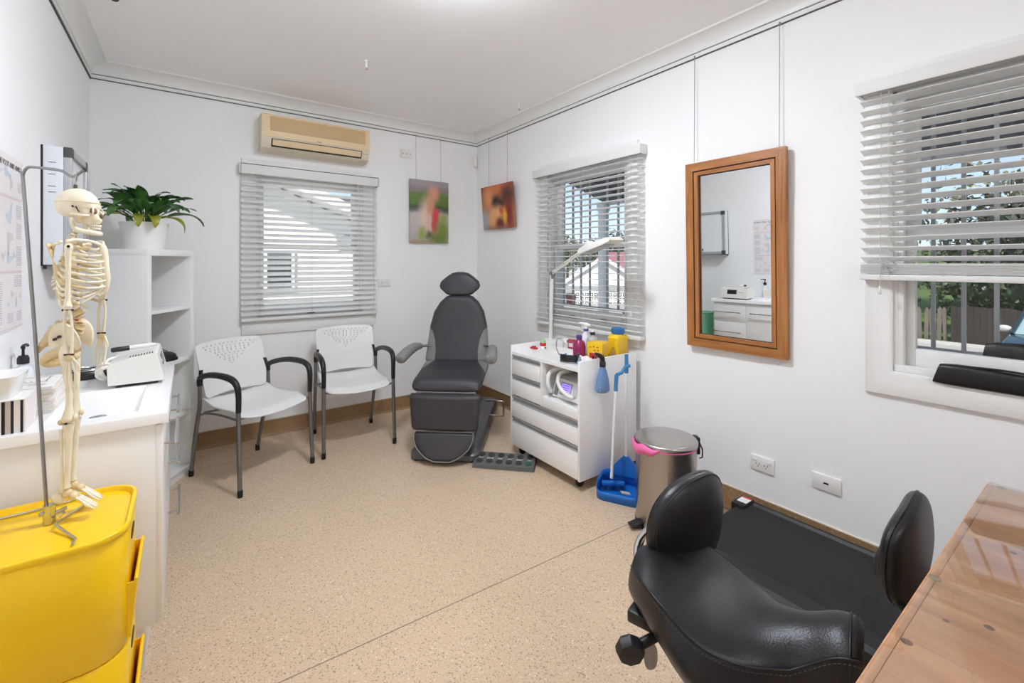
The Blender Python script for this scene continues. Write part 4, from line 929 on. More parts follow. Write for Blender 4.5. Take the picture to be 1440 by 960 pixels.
# ------------------------------------------------------------------ visitor chairs
SEATW = M('white_chair_shell', (226, 226, 224), .42)
LEGM = M('grey_steel_leg', (128, 130, 132), .32, metal=.75)
def make_chair(label, loc, rz):
    t = thing('visitor_chair', label, 'chair', loc, rz, None)
    def back(u, v):
        x = lerp(-.212, .212, u); z = lerp(.475, .800, v); k = abs(2*u-1)
        z += -.012*(1-k*k)*(1-v)*-1 + .010*(1-k*k)*v
        wv = 1-.10*(1-v)**2+.02*math.sin(PI*v); y = lerp(.135, .225, v)+.040*(1-k*k)-.012*math.sin(PI*v)
        cr = max(0, k-.86)/.14
        if v > .94: z -= .018*cr*cr*((v-.94)/.06)
        if v < .06: z += .022*cr*cr*((.06-v)/.06)
        return Vector((x*wv, y, z))
    NU, NV = 104, 80; holes = set()
    for r in range(9):                              # perforations in a downward-pointing triangle
        n = 13-r*1.5 if r < 8 else 1; n = max(1, int(round(n))); row = NV-8-r*4
        for c in range(n):
            cc = NU/2+(c-(n-1)/2)*6.7; 
            for a in (0, 1): holes.add((int(round(cc))+a, row)); holes.add((int(round(cc))+a, row+1))
    mb = MB(); mb.grid(back, NU, NV, skip=lambda i, j: (i, j) in holes); mb.build('backrest', SEATW, t, solid=.006, ang=60)
    def seat(u, v):
        x = lerp(-.222, .222, u); k = 2*u-1; y = lerp(.185, -.262, v)
        z = .430+.026*k*k-.006*math.sin(PI*v)+.028*sstep(.35, 0, v)-.022*sstep(.80, 1, v)
        cr = max(0, abs(k)-.8)/.2; y += (.05*cr*cr if v > .5 else -.03*cr*cr)*abs(2*v-1)
        return Vector((x*(1-.06*(1-v)), y, z))
    mb = MB(); mb.grid(seat, 28, 28); mb.build('seat', SEATW, t, solid=.009, ang=60)
    for s in (-1, 1):
        mb = MB(); mb.tube([(s*.240, -.256, .03), (s*.238, -.245, .25), (s*.236, -.236, .48)], .0125, 12, smooth=3); lg = mb.build('front_leg', LEGM, t, ang=60)
        MB().lathe([(.0125, 0), (.0142, .002), (.0142, .038), (.0128, .04)], (s*.240, -.257, 0), 14).build('foot_cap', BLACKR, lg)
        mb = MB(); mb.tube([(s*.214, .255, .03), (s*.220, .200, .26), (s*.222, .168, .38), (s*.222, .153, .46), (s*.220, .156, .60)], .0118, 12, smooth=4); lg = mb.build('rear_leg', LEGM, t, ang=60)
        MB().lathe([(.0122, 0), (.014, .002), (.014, .038), (.0124, .04)], (s*.214, .256, 0), 14).build('foot_cap', BLACKR, lg)
        mb = MB(); mb.tube([(s*.236, -.236, .465), (s*.236, -.238, .54), (s*.238, -.232, .60), (s*.241, -.205, .636), (s*.243, -.15, .652), (s*.242, -.06, .655), (s*.236, .04, .645), (s*.226, .12, .624), (s*.220, .155, .606)], [.0142, .0150, .0165, .018, .019, .0185, .017, .0165, .016], 12, smooth=4, flat=1.0); mb.build('armrest', BLACK, t, ang=180)
        mb = MB(); mb.tube([(s*.220, .156, .565), (s*.220, .157, .60), (s*.218, .160, .622)], [.0155, .0165, .012], 12); mb.hexa([(s*.205, .150, .585), (s*.222, .135, .585), (s*.222, .168, .585), (s*.207, .172, .585), (s*.196, .165, .655), (s*.212, .160, .655), (s*.212, .180, .655), (s*.198, .182, .655)]); mb.build('arm_bracket', BLACK, t)
        MB().tube([(s*.222, .166, .385), (s*.218, .09, .408), (s*.222, -.06, .420), (s*.236, -.236, .42)], .0065, 8, smooth=4).build('side_rail', LEGM, t, ang=60)
    for y, z in ((.10, .405), (-.20, .408)): MB().tube([(-.224, y, z+.01), (-.12, y, z), (.12, y, z), (.224, y, z+.01)], .0065, 8).build('cross_rail', LEGM, t, ang=60)
    return t
ch = make_chair('white perforated-back armchair beside the cube shelf, nearer the camera', (.334, 3.25, 0), R(28))
ch2 = copy_tree(ch); ch2.location = (.994, 3.40, 0); ch2.rotation_euler = (0, 0, R(-3)); ch2['label'] = 'white perforated-back armchair squarely under the closed blind, beside the treatment chair'
for q in (ch, ch2): q['group'] = 'visitor chairs along the back wall'

# ------------------------------------------------------------------ treatment chair
CHAR = M('charcoal_vinyl', (54, 51, 55), .5, bump=(180, .06), noise=(5, .06)); GRV = M('grey_vinyl', (124, 122, 120), .5, bump=(180, .06)); BASEM = M('grey_base_casting', (98, 100, 104), .32, metal=.45)
ec = Vector((-.432*CT+3.1*ST, .432*ST+3.1*CT, 0))
ex = thing('treatment_chair', 'charcoal and grey reclining treatment chair in the far corner', 'treatment chair', ec, -TH-R(4.4))
def pad(rows, nb=56, mats=None, e1=.42, e2=.75):
    """cushion: rows of (centre y, centre z, half width, half thickness, tilt of its face)"""
    mb = MB(); n = len(rows)-1
    def f(u, v):
        i = min(n-1, int(v*n)); q = v*n-i; a = [lerp(rows[i][k], rows[i+1][k], q) for k in range(5)]
        t = 2*PI*u; c, s_ = math.cos(t), math.sin(t)
        x = a[2]*math.copysign(abs(c)**e1, c); d = a[3]*math.copysign(abs(s_)**e2, s_)
        return Vector((x, a[0]-d*math.cos(a[4]), a[1]+d*math.sin(a[4])))
    mb.grid(f, nb, len(rows)-1, mat=(lambda u, v: mats(f(u, v), v)) if mats else None)
    for k in (0, n):                                 # close the ends
        lo = [mb.bm.verts.new(f(i/nb, k/n)) for i in range(nb)]; mb._f(lo)
    return mb
def prof(tab, n): return [interp(tab, k/n) for k in range(n+1)]
n = 150; WB = [(0, .232), (.03, .240), (.52, .219), (.74, .192), (.88, .150), (.96, .105), (1, .05)]
tk = lambda v: .040*(1-max(0, abs(2*v-1)-.86)**2/.0196*.75)
bm_ = lambda p, v: 1 if abs(p.x) > interp([(0, .160), (.22, .160), (.36, .172), (.46, .192), (.56, .24)], v) else 0
rows = [(lerp(.262, .372, v)+.012*math.sin(PI*v), lerp(.566, 1.062, v), interp(WB, v), tk(v), R(-12)) for v in [k/n for k in range(n+1)]]
pad(rows, 200, bm_).build('backrest', [CHAR, GRV], ex, ang=180, merge=True)
WS = [(0, .238), (.1, .242), (.5, .236), (.8, .238), (.93, .232), (1, .215)]
sm_ = lambda p, v: 1 if abs(p.x) > interp([(0, .160), (.12, .165), (.3, .196), (.52, .25)], v) else 0
rows = [(lerp(.275, -.128, v), lerp(.548, .478, v)-.012*sstep(.85, 1, v), interp(WS, v), .043*(1-max(0, abs(2*v-1)-.84)**2/.0256*.8), R(82)) for v in [k/n for k in range(n+1)]]
pad(rows, 200, sm_).build('seat', [CHAR, GRV], ex, ang=180, merge=True)
n2 = 24; ed = lambda v: (1-max(0, abs(2*v-1)-.82)**2/.0324*.8)
rows = [(lerp(-.128, -.150, v), lerp(.438, .205, v), interp([(0, .228), (.08, .240), (.9, .220), (1, .208)], v), .034*ed(v), R(-4)) for v in [k/n2 for k in range(n2+1)]]
pad(rows).build('leg_rest', CHAR, ex, ang=180, merge=True)
FW = [(0, .188), (.08, .200), (.3, .196), (.55, .176), (.8, .130), (.93, .09), (1, .05)]
rows = [(lerp(-.148, -.222, v), lerp(.192, .026, v), interp(FW, v), .024*ed(v), R(24)) for v in [k/n2 for k in range(n2+1)]]
fo = pad(rows).build('foot_rest', CHAR, ex, ang=180, merge=True)
pp = [(s*interp(FW, v)*.985, lerp(-.148, -.222, v)-.020, lerp(.192, .026, v)+.010) for s, vs in ((-1, [k/12 for k in range(13)]), (1, [1-k/12 for k in range(13)])) for v in vs]
MB().tube(pp, .0042, 8, True).build('piping', GRV, fo, ang=180)
HW = [(0, .065), (.06, .10), (.30, .150), (.42, .158), (.6, .148), (.8, .105), (.95, .065), (1, .03)]
rows = [(lerp(.365, .395, v), lerp(1.052, 1.232, v), interp(HW, v), .036*(1-max(0, abs(2*v-1)-.72)**2/.0784*.85), R(-10)) for v in [k/30 for k in range(31)]]
pad(rows, e1=.62).build('headrest', CHAR, ex, ang=180, merge=True)
for s in (-.05, .05): MB().cyl((s, .385, .98), (s, .395, 1.10), .007, n=10).build('headrest_post', CHROME, ex)
for s in (-1, 1):
    e_ = [(s*.262, .20, .690), (s*.285, .13, .694), (s*.300, .03, .682), (s*.318, -.06, .655), (s*.325, -.085, .648)] if s < 0 else [(s*.275, .17, .690), (s*.285, .10, .692), (s*.292, .0, .684), (s*.300, -.09, .664), (s*.302, -.11, .660)]
    MB().tube(e_, [.022, .032, .035, .036, .026], 14, smooth=4, flat=1.15).build('armrest', GRV, ex, ang=180)
    MB().cyl((s*.205, .27, .685), (s*.30, .16, .688), .010, n=10).build('arm_pin', CHROME, ex)
MB().box((0, -.108, .444), (.40, .022, .012), bev=.004).build('seat_hinge', ALU, ex)
MB().box((0, .10, .30), (.20, .26, .40), bev=.03).build('lift_column', BASEM, ex)
MB().box((0, .08, .49), (.36, .34, .03), bev=.01).build('seat_frame', BASEM, ex)
mb = MB()
def bl(w, y0, y1, r, z): return [(x, y+(y0+y1)/2, z) for x, y in rrect(w, y1-y0, r, 8)]
mb.ring([bl(.46, -.17, 1.02, .05, .016), bl(.46, -.17, 1.02, .05, .05), bl(.42, -.14, 1.0, .05, .082), bl(.34, -.08, .96, .04, .098)], True, True, True); mb.build('base', BASEM, ex, ang=30)
MB().b6(-.10, .10, .45, .90, .098, .101).build('base_slot', M('base_slot_dark', (50, 52, 56), .5), ex)
for s in (-1, 1):
    for y in (-.13, .96): MB().lathe([(.02, 0), (.022, .003), (.022, .016)], (s*.19, y, 0), 14).build('base_foot', BLACKR, ex)
MB().tube([(.18, .52, .20), (.30, .52, .20), (.325, .52, .185), (.325, .52, .03+.07), (.315, .52, .08), (.20, .52, .085)], .007, 10, smooth=4).build('side_loop', CHROME, ex)
MB().tube([(.15, .30, .11), (.165, .10, .13), (.10, -.05, .30)], .008, 8, smooth=3).build('cable', BLACKR, ex)

# foot control
t = thing('foot_control', 'grey foot control pad with two rows of round buttons on the floor', 'foot control', (*((at(663, 657, z=.02)+at(750, 664, z=.02)+at(672, 633, z=.03)+at(757, 640, z=.03))/4).xy, 0))
pa, pb = at(660, 656, z=.03), at(749, 663, z=.03); a_ = math.atan2((pb-pa).y, (pb-pa).x); t.rotation_euler = (0, 0, a_)
FCW = (pb-pa).length; FCD = .155
mb = MB(); mb.hexa([(-FCW/2, -FCD/2, .002), (FCW/2, -FCD/2, .002), (FCW/2, FCD/2, .002), (-FCW/2, FCD/2, .002), (-FCW/2+.004, -FCD/2+.003, .026), (FCW/2-.004, -FCD/2+.003, .026), (FCW/2-.004, FCD/2-.003, .046), (-FCW/2+.004, FCD/2-.003, .046)]); mb.build('pad_body', M('foot_pad_grey', (92, 96, 94), .5), t)
tilt = math.atan2(.020, FCD-.006); mt0 = Matrix.Translation((0, 0, .0362)) @ Euler((tilt, 0, 0)).to_matrix().to_4x4()
names = ('TILT', 'BACK', 'LEG', 'LIFT', 'RESET', 'ON')
BTN = M('button_dark', (44, 44, 42), .5); BTNG = M('button_green', (36, 84, 66), .5)
for r_, yy in enumerate((.040, -.034)):
    for k in range(6):
        x = (k-2.5)*FCW/6.25; 
        b = MB().lathe([(.0215, 0), (.0215, .003), (.019, .0045), (.015, .003), (.010, .0038), (.0, .0042)], n=24, mt=mt0 @ Matrix.Translation((x, yy, 0)), cap1=False).build('button', BTNG if (k == 5 and r_) else BTN, t)
        if r_ == 0: MB().text(names[k], .017, mt0 @ Matrix.Translation((x, .002, .0006))).build('button_label', WHITE2, t)
MB().cyl(mt0 @ Vector((.015, .058, 0)), mt0 @ Vector((.015, .058, .0015)), .003, n=8).build('indicator_lamp', WHITE2, t)

# ------------------------------------------------------------------ drawer cart
cx0, cx1, cy0, cy1 = 1.80, 2.295, 1.832, 2.503
t = thing('drawer_cart', 'white melamine drawer cart on castors under the open blind', 'cart', ((cx0+cx1)/2, (cy0+cy1)/2, 0))
zb, zw, zt = .062, .698, .742
for y in (cy0, cy1-.016): MB().b6(cx0, cx1, y, y+.016, zb, zt, .001).build('side_panel', WHITE, t, world=True)
MB().b6(cx0+.004, cx1, cy0+.016, cy1-.016, zw-.018, zw).build('worktop', WHITE, t, world=True)
MB().b6(cx0+.02, cx1, cy0+.016, cy1-.016, zb, zb+.016).b6(cx1-.012, cx1, cy0+.016, cy1-.016, zb+.016, zw-.018).build('carcass', WHITE, t, world=True)
MB().b6(cx1-.012, cx1, cy0+.016, cy1-.016, zw, zt).build('back_upstand', WHITE, t, world=True)
yd = 2.175
MB().b6(cx0+.002, cx1-.02, yd-.008, yd+.008, .405, zw-.018).build('divider', WHITE, t, world=True)
MB().b6(cx0+.02, cx1-.02, cy0+.016, yd-.008, .452, .466).build('niche_shelf', WHITE, t, world=True)
MB().b6(cx0+.002, cx0+.02, cy0+.017, yd-.009, .406, .466, .001).build('niche_rail', WHITE, t, world=True)
def drawer(y0, y1, z0, z1, hz0):
    """front with a full-width recessed aluminium grip channel across its top"""
    d = MB().b6(cx0, cx0+.018, y0, y1, z0, hz0-.001, .0012).b6(cx0+.02, cx0+.30, y0+.01, y1-.01, z0+.02, hz0-.02).build('drawer', WHITE, t, world=True)
    mb = MB(); p = [(cx0-.001, z1-.002), (cx0-.001, z1-.007), (cx0+.014, z1-.012), (cx0+.014, hz0+.006), (cx0+.001, hz0+.004), (cx0-.001, hz0), (cx0+.018, hz0), (cx0+.018, z1-.002)]
    mb.ring([[(x, y0, z) for x, z in p], [(x, y1, z) for x, z in p]], True, True, True); mb.build('grip_channel', ALUG, d, world=True, ang=25)
drawer(yd+.010, cy1-.017, .548, .679, .648)
drawer(yd+.010, cy1-.017, .410, .544, .512)
drawer(cy0+.017, cy1-.017, .262, .404, .364)
drawer(cy0+.017, cy1-.017, .068, .258, .226)
for x in (cx0+.06, cx1-.06):
    for y in (cy0+.06, cy1-.06):
        mb = MB(); mb.lathe([(.025, -.010), (.027, -.006), (.027, .006), (.025, .010)], n=20, mt=Matrix.Translation((x, y, .027)) @ Euler((PI/2, 0, 0)).to_matrix().to_4x4()).b6(x-.016, x+.016, y-.014, y+.014, .048, .062); mb.build('castor', BLACK, t, world=True)

# drill unit with hose in the niche
p = Vector((1.955, 2.005, .467)); t = thing('drill_unit', 'white podiatry drill unit with lilac screen and hose inside the cart niche', 'machine', p)
mb = MB(); pr = [(-.085, 0), (-.105, .012), (-.070, .118), (.10, .118), (.10, 0)]
mb.ring([[(x, -.125, z) for x, z in pr], [(x, .120, z) for x, z in pr]], True, True, True); mb.build('housing', M('drill_white', (232, 232, 230), .35), t, ang=25)
nrm = Vector((-.106, 0, .035)).normalized(); slope = math.atan2(.035, .106)
fm = Matrix.Translation((-.0885, .0, .064)) @ Euler((0, slope, 0)).to_matrix().to_4x4()
MB().box(fm @ Vector((-.001, .012, .004)), (.004, .095, .075), rot=fm.to_3x3().to_4x4(), bev=.001).build('screen_bezel', M('bezel_grey', (170, 168, 178), .4), t)
scr = M('lit_lilac_screen', (150, 130, 235), .3, emit=(150, 128, 240), estr=.9)
sc_ = MB().box(fm @ Vector((-.0035, .012, .006)), (.002, .075, .055), rot=fm.to_3x3().to_4x4()).build('screen', scr, t)
mb = MB()
for r_, (w, zz) in enumerate(((.05, .018), (.06, .006), (.04, -.006))): mb.box(fm @ Vector((-.0048, .012, .006+zz)), (.0006, w, .004), rot=fm.to_3x3().to_4x4())
mb.build('screen_lines', M('screen_dark_lilac', (96, 80, 190), .4), sc_)
MB().box(fm @ Vector((-.002, -.068, -.006)), (.005, .035, .05), rot=fm.to_3x3().to_4x4(), bev=.002).build('button_panel', LGREY, t)
MB().box(fm @ Vector((-.002, .092, .0)), (.005, .035, .09), rot=fm.to_3x3().to_4x4(), bev=.002).build('side_grille', GREY, t)
MB().b6(-.06, .09, -.1262, -.124, .03, .09).build('end_grille', M('grille_dark', (70, 70, 72), .5), t)
HOSE = M('ribbed_white_hose', (226, 226, 222), .5)
hp = [(-.115, .118, .035), (-.135, .122, .075), (-.13, .128, .13), (-.09, .125, .165), (-.02, .09, .178), (.05, .03, .172), (.06, -.06, .165)]
HS, HR = spline([Vector(q) for q in hp], [.0145]*len(hp), 14); mb = MB(); mb.tube(HS, [.0145 if k % 2 else .0135 for k in range(len(HS))], 10); mb.build('suction_hose', HOSE, t, ang=180)
hp = [(-.03, .05, .168), (-.10, .05, .160), (-.125, .045, .12), (-.13, .01, .075), (-.135, -.05, .055), (-.135, -.10, .05)]
mb = MB(); mb.tube([Vector(q) for q in hp], [.012, .012, .012, .0125, .014, .012], 10, smooth=6); mb.build('handpiece', HOSE, t, ang=180)

# things on the cart worktop
def on_cart(px, py, z=zw): return at(px, py, z=z)
p = Vector((1.97, 2.455, 0)); t = thing('red_clip', 'small red clip lying at the far left of the cart top', 'clip', (p.x, p.y, zw))
MB().tube([(-.02, .02, .012), (.0, .0, .010), (.018, -.02, .008)], [.006, .008, .006], 8).tube([(-.012, -.008, .012), (.0, .0, .02), (.02, .006, .016)], [.004, .006, .004], 8).build('clip_body', RED, t, ang=180)
MB().cyl((-.01, .012, .02), (.008, -.01, .022), .004, n=8).build('clip_spring', BLACK, t)
p = Vector((2.03, 2.43, 0)); t = thing('sweets_tube', 'stacked red, green and white rolls next to the red clip on the cart', 'rolls', (p.x, p.y, zw))
for k, (zc, m_, rr) in enumerate(((.012, WHITE2, .024), (.034, RED, .022), (.054, M('pale_green', (170, 200, 150), .5), .020))): MB().lathe([(rr*.9, -.011), (rr, -.008), (rr, .008), (rr*.9, .011)], (0, 0, zc+.0), 20).build('roll', m_, t)
MB().box((0, -.0235, .012), (.012, .004, .012)).build('green_mark', M('mark_green', (60, 140, 70), .5), t)
# lamp
p = on_cart(776, 470); LX, LY = 2.235, at(774, 470, x=2.235).y
def cpt(px, py, x): return at(px, py, x=x)
base = (LX, LY); t = thing('task_lamp', 'white swing-arm task lamp standing at the back of the cart', 'lamp', (LX, LY, zw))
LW = M('lamp_enamel', (236, 234, 228), .35)
MB().lathe([(.075, 0), (.078, .004), (.078, .018), (.06, .026), (.02, .03)], n=32).build('lamp_base', LW, t)
top = at(776, 384, x=LX); elb = Vector((LX, top.y, top.z)); 
mb = MB(); d0 = Vector((LX, LY, zw+.028))
for o in (-.008, .008): mb.tube([d0+Vector((0, o, 0)), elb+Vector((0, o, -.01))], .0075, 8)
mb.build('lower_arm', LW, t, world=True)
MB().cyl(elb+Vector((-.014, 0, 0)), elb+Vector((.014, 0, 0)), .013, n=16).box(elb+Vector((-.004, -.012, -.02)), (.02, .012, .04), bev=.003).build('elbow_joint', GREY, t, world=True)
hd = at(820, 352, x=LX-.12); mb = MB()
for o in (-.008, .008): mb.tube([elb+Vector((0, 0, o)), hd+Vector((0, 0, o))], .0055, 8)
mb.build('upper_arm', LW, t, world=True)
h1 = at(819, 354, x=LX-.12); h2 = at(867, 336, x=LX-.28); dv = (h2-h1).normalized(); L = (h2-h1).length
up_ = Vector((0, 0, 1)); sd_ = dv.cross(up_).normalized(); up_ = sd_.cross(dv)
hm = Matrix((( *dv, 0), (*sd_, 0), (*up_, 0), (0, 0, 0, 1))).transposed(); hm.translation = (h1+h2)/2
mb = MB(); sec = [(-.045, -.018), (.045, -.018), (.042, .006), (.028, .026), (-.028, .026), (-.042, .006)]
mb.ring([[hm @ Vector((x, y*.8, z*.9)) for y, z in sec] for x in (-L*.5, -L*.47)]+[[hm @ Vector((x, y, z*k)) for y, z in sec] for x, k in ((-L*.3, 1.1), (L*.3, .9), (L*.47, .6), (L*.5, .3))], True, True, True); mb.build('lamp_shade', LW, t, world=True, ang=35)
mb = MB(); mb.box(hm @ Vector((-.02, 0, -.02)), (L*.75, .06, .006), rot=hm.to_3x3().to_4x4(), bev=.002); mb.build('lamp_lens', LGREY, t, world=True)
mb = MB(); mb.box(hm @ Vector((-L*.28, 0, .036)), (.055, .05, .03), rot=hm.to_3x3().to_4x4(), bev=.008); mb.build('switch_housing', LW, t, world=True)

p = Vector((2.14, 2.265, zw)); t = thing('sorting_tray', 'white tray of small bottles and packets along the back of the cart', 'tray', p)
mb = MB(); a = rrect(.15, .24, .02, 4)
mb.ring([[(x, y, 0) for x, y in a], [(x*1.04, y*1.02, .034) for x, y in a], [(x*1.0, y*.995, .034) for x, y in a], [(x*.95, y*.975, .004) for x, y in a]], True, True, True); mb.build('tray_shell', WHITE2, t, ang=30)
random.seed(4)
CONT = [((.01, .035), .016, .065, (216, 214, 208), (60, 40, 40), 'small white bottle with dark cap second from the left in the cart tray'), ((.0, .0), .013, .055, (190, 186, 180), (120, 40, 60), 'grey vial with plum cap in the cart tray'), ((-.015, .085), .022, .075, (238, 238, 236), (210, 210, 208), 'plain white bottle at the left end of the cart tray')]
for (dx, dy), r_, h_, c1, c2, lb in CONT:
    b = thing('small_bottle', lb, 'bottle', (p.x+dx, p.y+dy, zw+.0045)); MB().lathe([(r_*.95, 0), (r_, .003), (r_, h_*.68), (r_*.5, h_*.76)], n=20).build('bottle_body', M('vial', c1, .35), b); MB().lathe([(r_*.6, h_*.76), (r_*.62, h_*.78), (r_*.62, h_*.98), (r_*.5, h_)], n=18).build('cap', M('vial_cap', c2, .4), b)
for (dx, dy, a, w, h_, c, lb) in ((-.03, -.04, .3, .045, .085, (176, 60, 84), 'pink carton standing in the cart tray'), (-.035, -.085, -.2, .035, .055, (120, 84, 66), 'brown patterned carton standing in the cart tray')):
    b = thing('small_carton', lb, 'carton', (p.x+dx, p.y+dy, zw+.0045), a); MB().box((0, 0, h_/2), (.022, w, h_), bev=.001).build('carton', M('carton', c, .5, noise=(60, .2)), b); MB().box((-.0115, 0, h_*.55), (.0008, w*.7, h_*.3)).build('carton_label', M('carton_label', (232, 214, 214), .5), b)

def bottle(name, label, cat, loc, prof_b, m_b, parts):
    t = thing(name, label, cat, loc); MB().lathe(prof_b, n=28).build('bottle_body', m_b, t, ang=50)
    for nm, mbb, m_ in parts: mbb.build(nm, m_, t, ang=50)
    return t
p = on_cart(816, 502); MAG = M('magenta_liquid', (170, 52, 104), .12, noise=(7, .12)); MAG.node_tree.nodes['Principled BSDF'].inputs['Transmission Weight'].default_value = .35
bottle('antiseptic_bottle', 'magenta liquid bottle with a purple cap on the cart', 'bottle', (2.005, 2.045, zw), [(.034, 0), (.040, .004), (.041, .075), (.036, .105), (.018, .122), (.016, .126)], MAG, [('cap', MB().lathe([(.018, .124), (.0185, .126), (.0185, .148), (.016, .150)], n=24), M('purple_cap', (92, 62, 132), .4)), ('bottle_label', MB().tube([(.0415*math.cos(R(a)), .0415*math.sin(R(a)), .05) for a in range(150, 250, 8)], .0006, 4), M('label_violet', (150, 70, 130), .5))])
def trigger_head(c, m_, dirv, s=1):
    mb = MB(); d = Vector(dirv).normalized(); c = Vector(c); q = Vector((-d.y, d.x, 0))
    mb.tube([c, c+Vector((0, 0, .03*s))], .013*s, 14); mb.tube([c+Vector((0, 0, .028*s))-d*.03*s, c+Vector((0, 0, .036*s)), c+Vector((0, 0, .040*s))+d*.045*s], [.009*s, .013*s, .007*s], 10)
    mb.tube([c+Vector((0, 0, .026*s))+d*.020*s, c+Vector((0, 0, .006*s))+d*.030*s, c+Vector((0, 0, -.014*s))+d*.024*s], [.004*s, .0045*s, .003*s], 8); return mb
sp_ = Vector((2.135, 2.115, zw))
bottle('spray_bottle', 'white trigger spray bottle with purple band standing behind the magenta bottle', 'spray bottle', sp_, [(.034, 0), (.037, .004), (.037, .09), (.030, .125), (.014, .150), (.013, .165)], M('spray_white', (226, 224, 228), .35), [('trigger_head', trigger_head((0, 0, .165), WHITE2, (-.4, .9, 0)), WHITE2), ('purple_band', MB().lathe([(.0165, .158), (.0165, .172)], n=18), M('band_purple', (110, 80, 140), .4)), ('spray_label', MB().lathe([(.0375, .03), (.0375, .08)], n=28, cap0=False, cap1=False), M('label_lilac', (196, 180, 206), .5))])
bottle('clear_bottle', 'clear flat-shouldered bottle with a black cap between the spray and the yellow carton', 'bottle', (2.115, 2.035, zw), [(.036, 0), (.040, .004), (.040, .105), (.034, .128), (.014, .140), (.013, .146)], M('hazy_clear_plastic', (222, 224, 220), .15, trans=.55), [('cap', MB().lathe([(.0155, .144), (.0155, .160), (.0135, .162)], n=20), BLACK), ('cap_top', MB().lathe([(.013, .162), (.013, .170), (.011, .172)], n=20), WHITE2)])
# yellow carton with red panel
p = Vector((2.035, 1.912, zw)); t = thing('sharps_carton', 'small yellow carton with a red warning panel on the cart', 'carton', p, R(16))
mb = MB(); mb.hexa([(-.045, -.045, 0), (.045, -.045, 0), (.045, .045, 0), (-.045, .045, 0), (-.048, -.052, .118), (.048, -.052, .118), (.048, .052, .118), (-.048, .052, .118)]); mb.b6(-.046, .046, -.05, .05, .118, .123); mb.build('carton', YELLOW2, t)
MB().hexa([(-.0462, -.030, .012), (-.0462, .034, .012), (-.0475, .036, .062), (-.0475, -.030, .062), (-.0470, -.030, .012), (-.0470, .034, .012), (-.0483, .036, .062), (-.0483, -.030, .062)]).build('red_panel', M('red_panel', (190, 52, 62), .5), t)
for q, (y, z) in enumerate(((-.02, .098), (.005, .100), (.028, .096), (.0, .078), (-.024, .080))): MB().box((-.0482, y, z), (.002, .010, .006)).build('printed_mark', M('print_red', (176, 60, 40), .5), t)
MB().box((-.0482, .008, .036), (.0025, .012, .018)).build('black_symbol', BLACK, t)
mb = MB()
for k in range(7): mb.box((-.03+.011*(k % 5), -.0485-.001*(k//5), .02+.02*(k % 2)+.012*(k//5)), (.008, .002, .009))
mb.build('side_print', M('print_olive', (96, 84, 20), .5), t)
# sharps container
p = Vector((2.205, 1.905, zw)); t = thing('sharps_container', 'yellow sharps container with a round blue lid at the back right of the cart', 'container', p, R(8))
mb = MB(); rr = lambda w, d, r, z: [(x, y, z) for x, y in rrect(w, d, r, 5)]
mb.ring([rr(.115, .066, .014, 0), rr(.125, .074, .016, .006), rr(.128, .078, .016, .112), rr(.132, .080, .018, .138), rr(.112, .072, .022, .152), rr(.090, .066, .03, .158)], True, True, True); mb.build('tub', YELLOW2, t, ang=35)
LIDB = M('blue_lid', (44, 112, 170), .4); MB().lathe([(.035, .154), (.035, .162), (.040, .163), (.041, .166), (.041, .192), (.037, .196), (.030, .196), (.028, .192)], n=36).build('lid', LIDB, t, ang=35)
for k in range(24):
    a = 2*PI*k/24
    if k % 2 == 0: MB().box((.0412*math.cos(a), .0412*math.sin(a), .178), (.002, .004, .022), rot=(0, 0, a)).build('lid_rib', LIDB, t)
for s in (-1, 1): MB().tube([(-.067, s*.012, .13), (-.070, s*.012, .075), (-.068, s*.008, .068)], .004, 6).build('front_ridge', YELLOW2, t)
# clear bag of loose ends
p = Vector((2.118, 1.868, zw)); t = thing('plastic_bag', 'crumpled clear plastic bag beside the yellow carton', 'bag', p); random.seed(8)
mb = MB()
def bag(u, v):
    a = 2*PI*u; b = PI*v; r_ = 1+.18*math.sin(5*a+3*b)+.12*math.sin(9*b-2*a); return Vector((.022*r_*math.sin(b)*math.cos(a), .012*r_*math.sin(b)*math.sin(a), .042-.042*math.cos(b)*(1+.1*math.sin(4*a))))
mb.grid(bag, 30, 16); mb.build('bag_film', CLEARPL, t, ang=20)
for k in range(4): MB().tube([(random.uniform(-.012, .012), random.uniform(-.005, .005), .012), (random.uniform(-.012, .012), random.uniform(-.005, .005), .05)], .003, 6).build('loose_stick', M('stick_tan', (196, 160, 120), .6), t)
# goggles and cloth
p = Vector((1.858, 1.99, zw)); t = thing('safety_goggles', 'black-framed safety visor lying at the front of the cart top', 'goggles', p, R(-60))
def visor(u, v):
    a = R(lerp(-75, 75, u)); return Vector((.06*math.sin(a), .04-.05*math.cos(a), .004+.045*v+.006*math.cos(a)))
mb = MB(); mb.grid(visor, 20, 5); mb.build('visor', BLACK, t, solid=.003, ang=60)
MB().tube([(-.058, .028, .03), (-.062, .08, .03), (-.045, .115, .035)], .004, 8, smooth=3).build('strap', BLUE2, t)
MB().tube([(-.055, -.0, .048), (-.07, -.01, .09), (-.068, -.005, .14), (-.04, .0, .15)], .0028, 8, smooth=4).build('wire_arm', STEELTUBE, t)
MB().box((.052, .03, .035), (.022, .03, .05), bev=.004).build('side_clip', M('clip_charcoal', (54, 56, 60), .4), t)
p = Vector((1.93, 1.912, zw)); t = thing('folded_cloth', 'white and pale blue folded wipe in front of the yellow carton', 'cloth', p, R(-20))
def cloth(u, v): return Vector((lerp(-.04, .035, u), lerp(-.05, .045, v), .006+.050*math.exp(-((v-.5)/.25)**2)*(1-.35*u)+.004*math.sin(9*u+5*v)))
mb = MB(); mb.grid(cloth, 16, 20); mb.build('white_fold', WHITE2, t, solid=.003, ang=180)
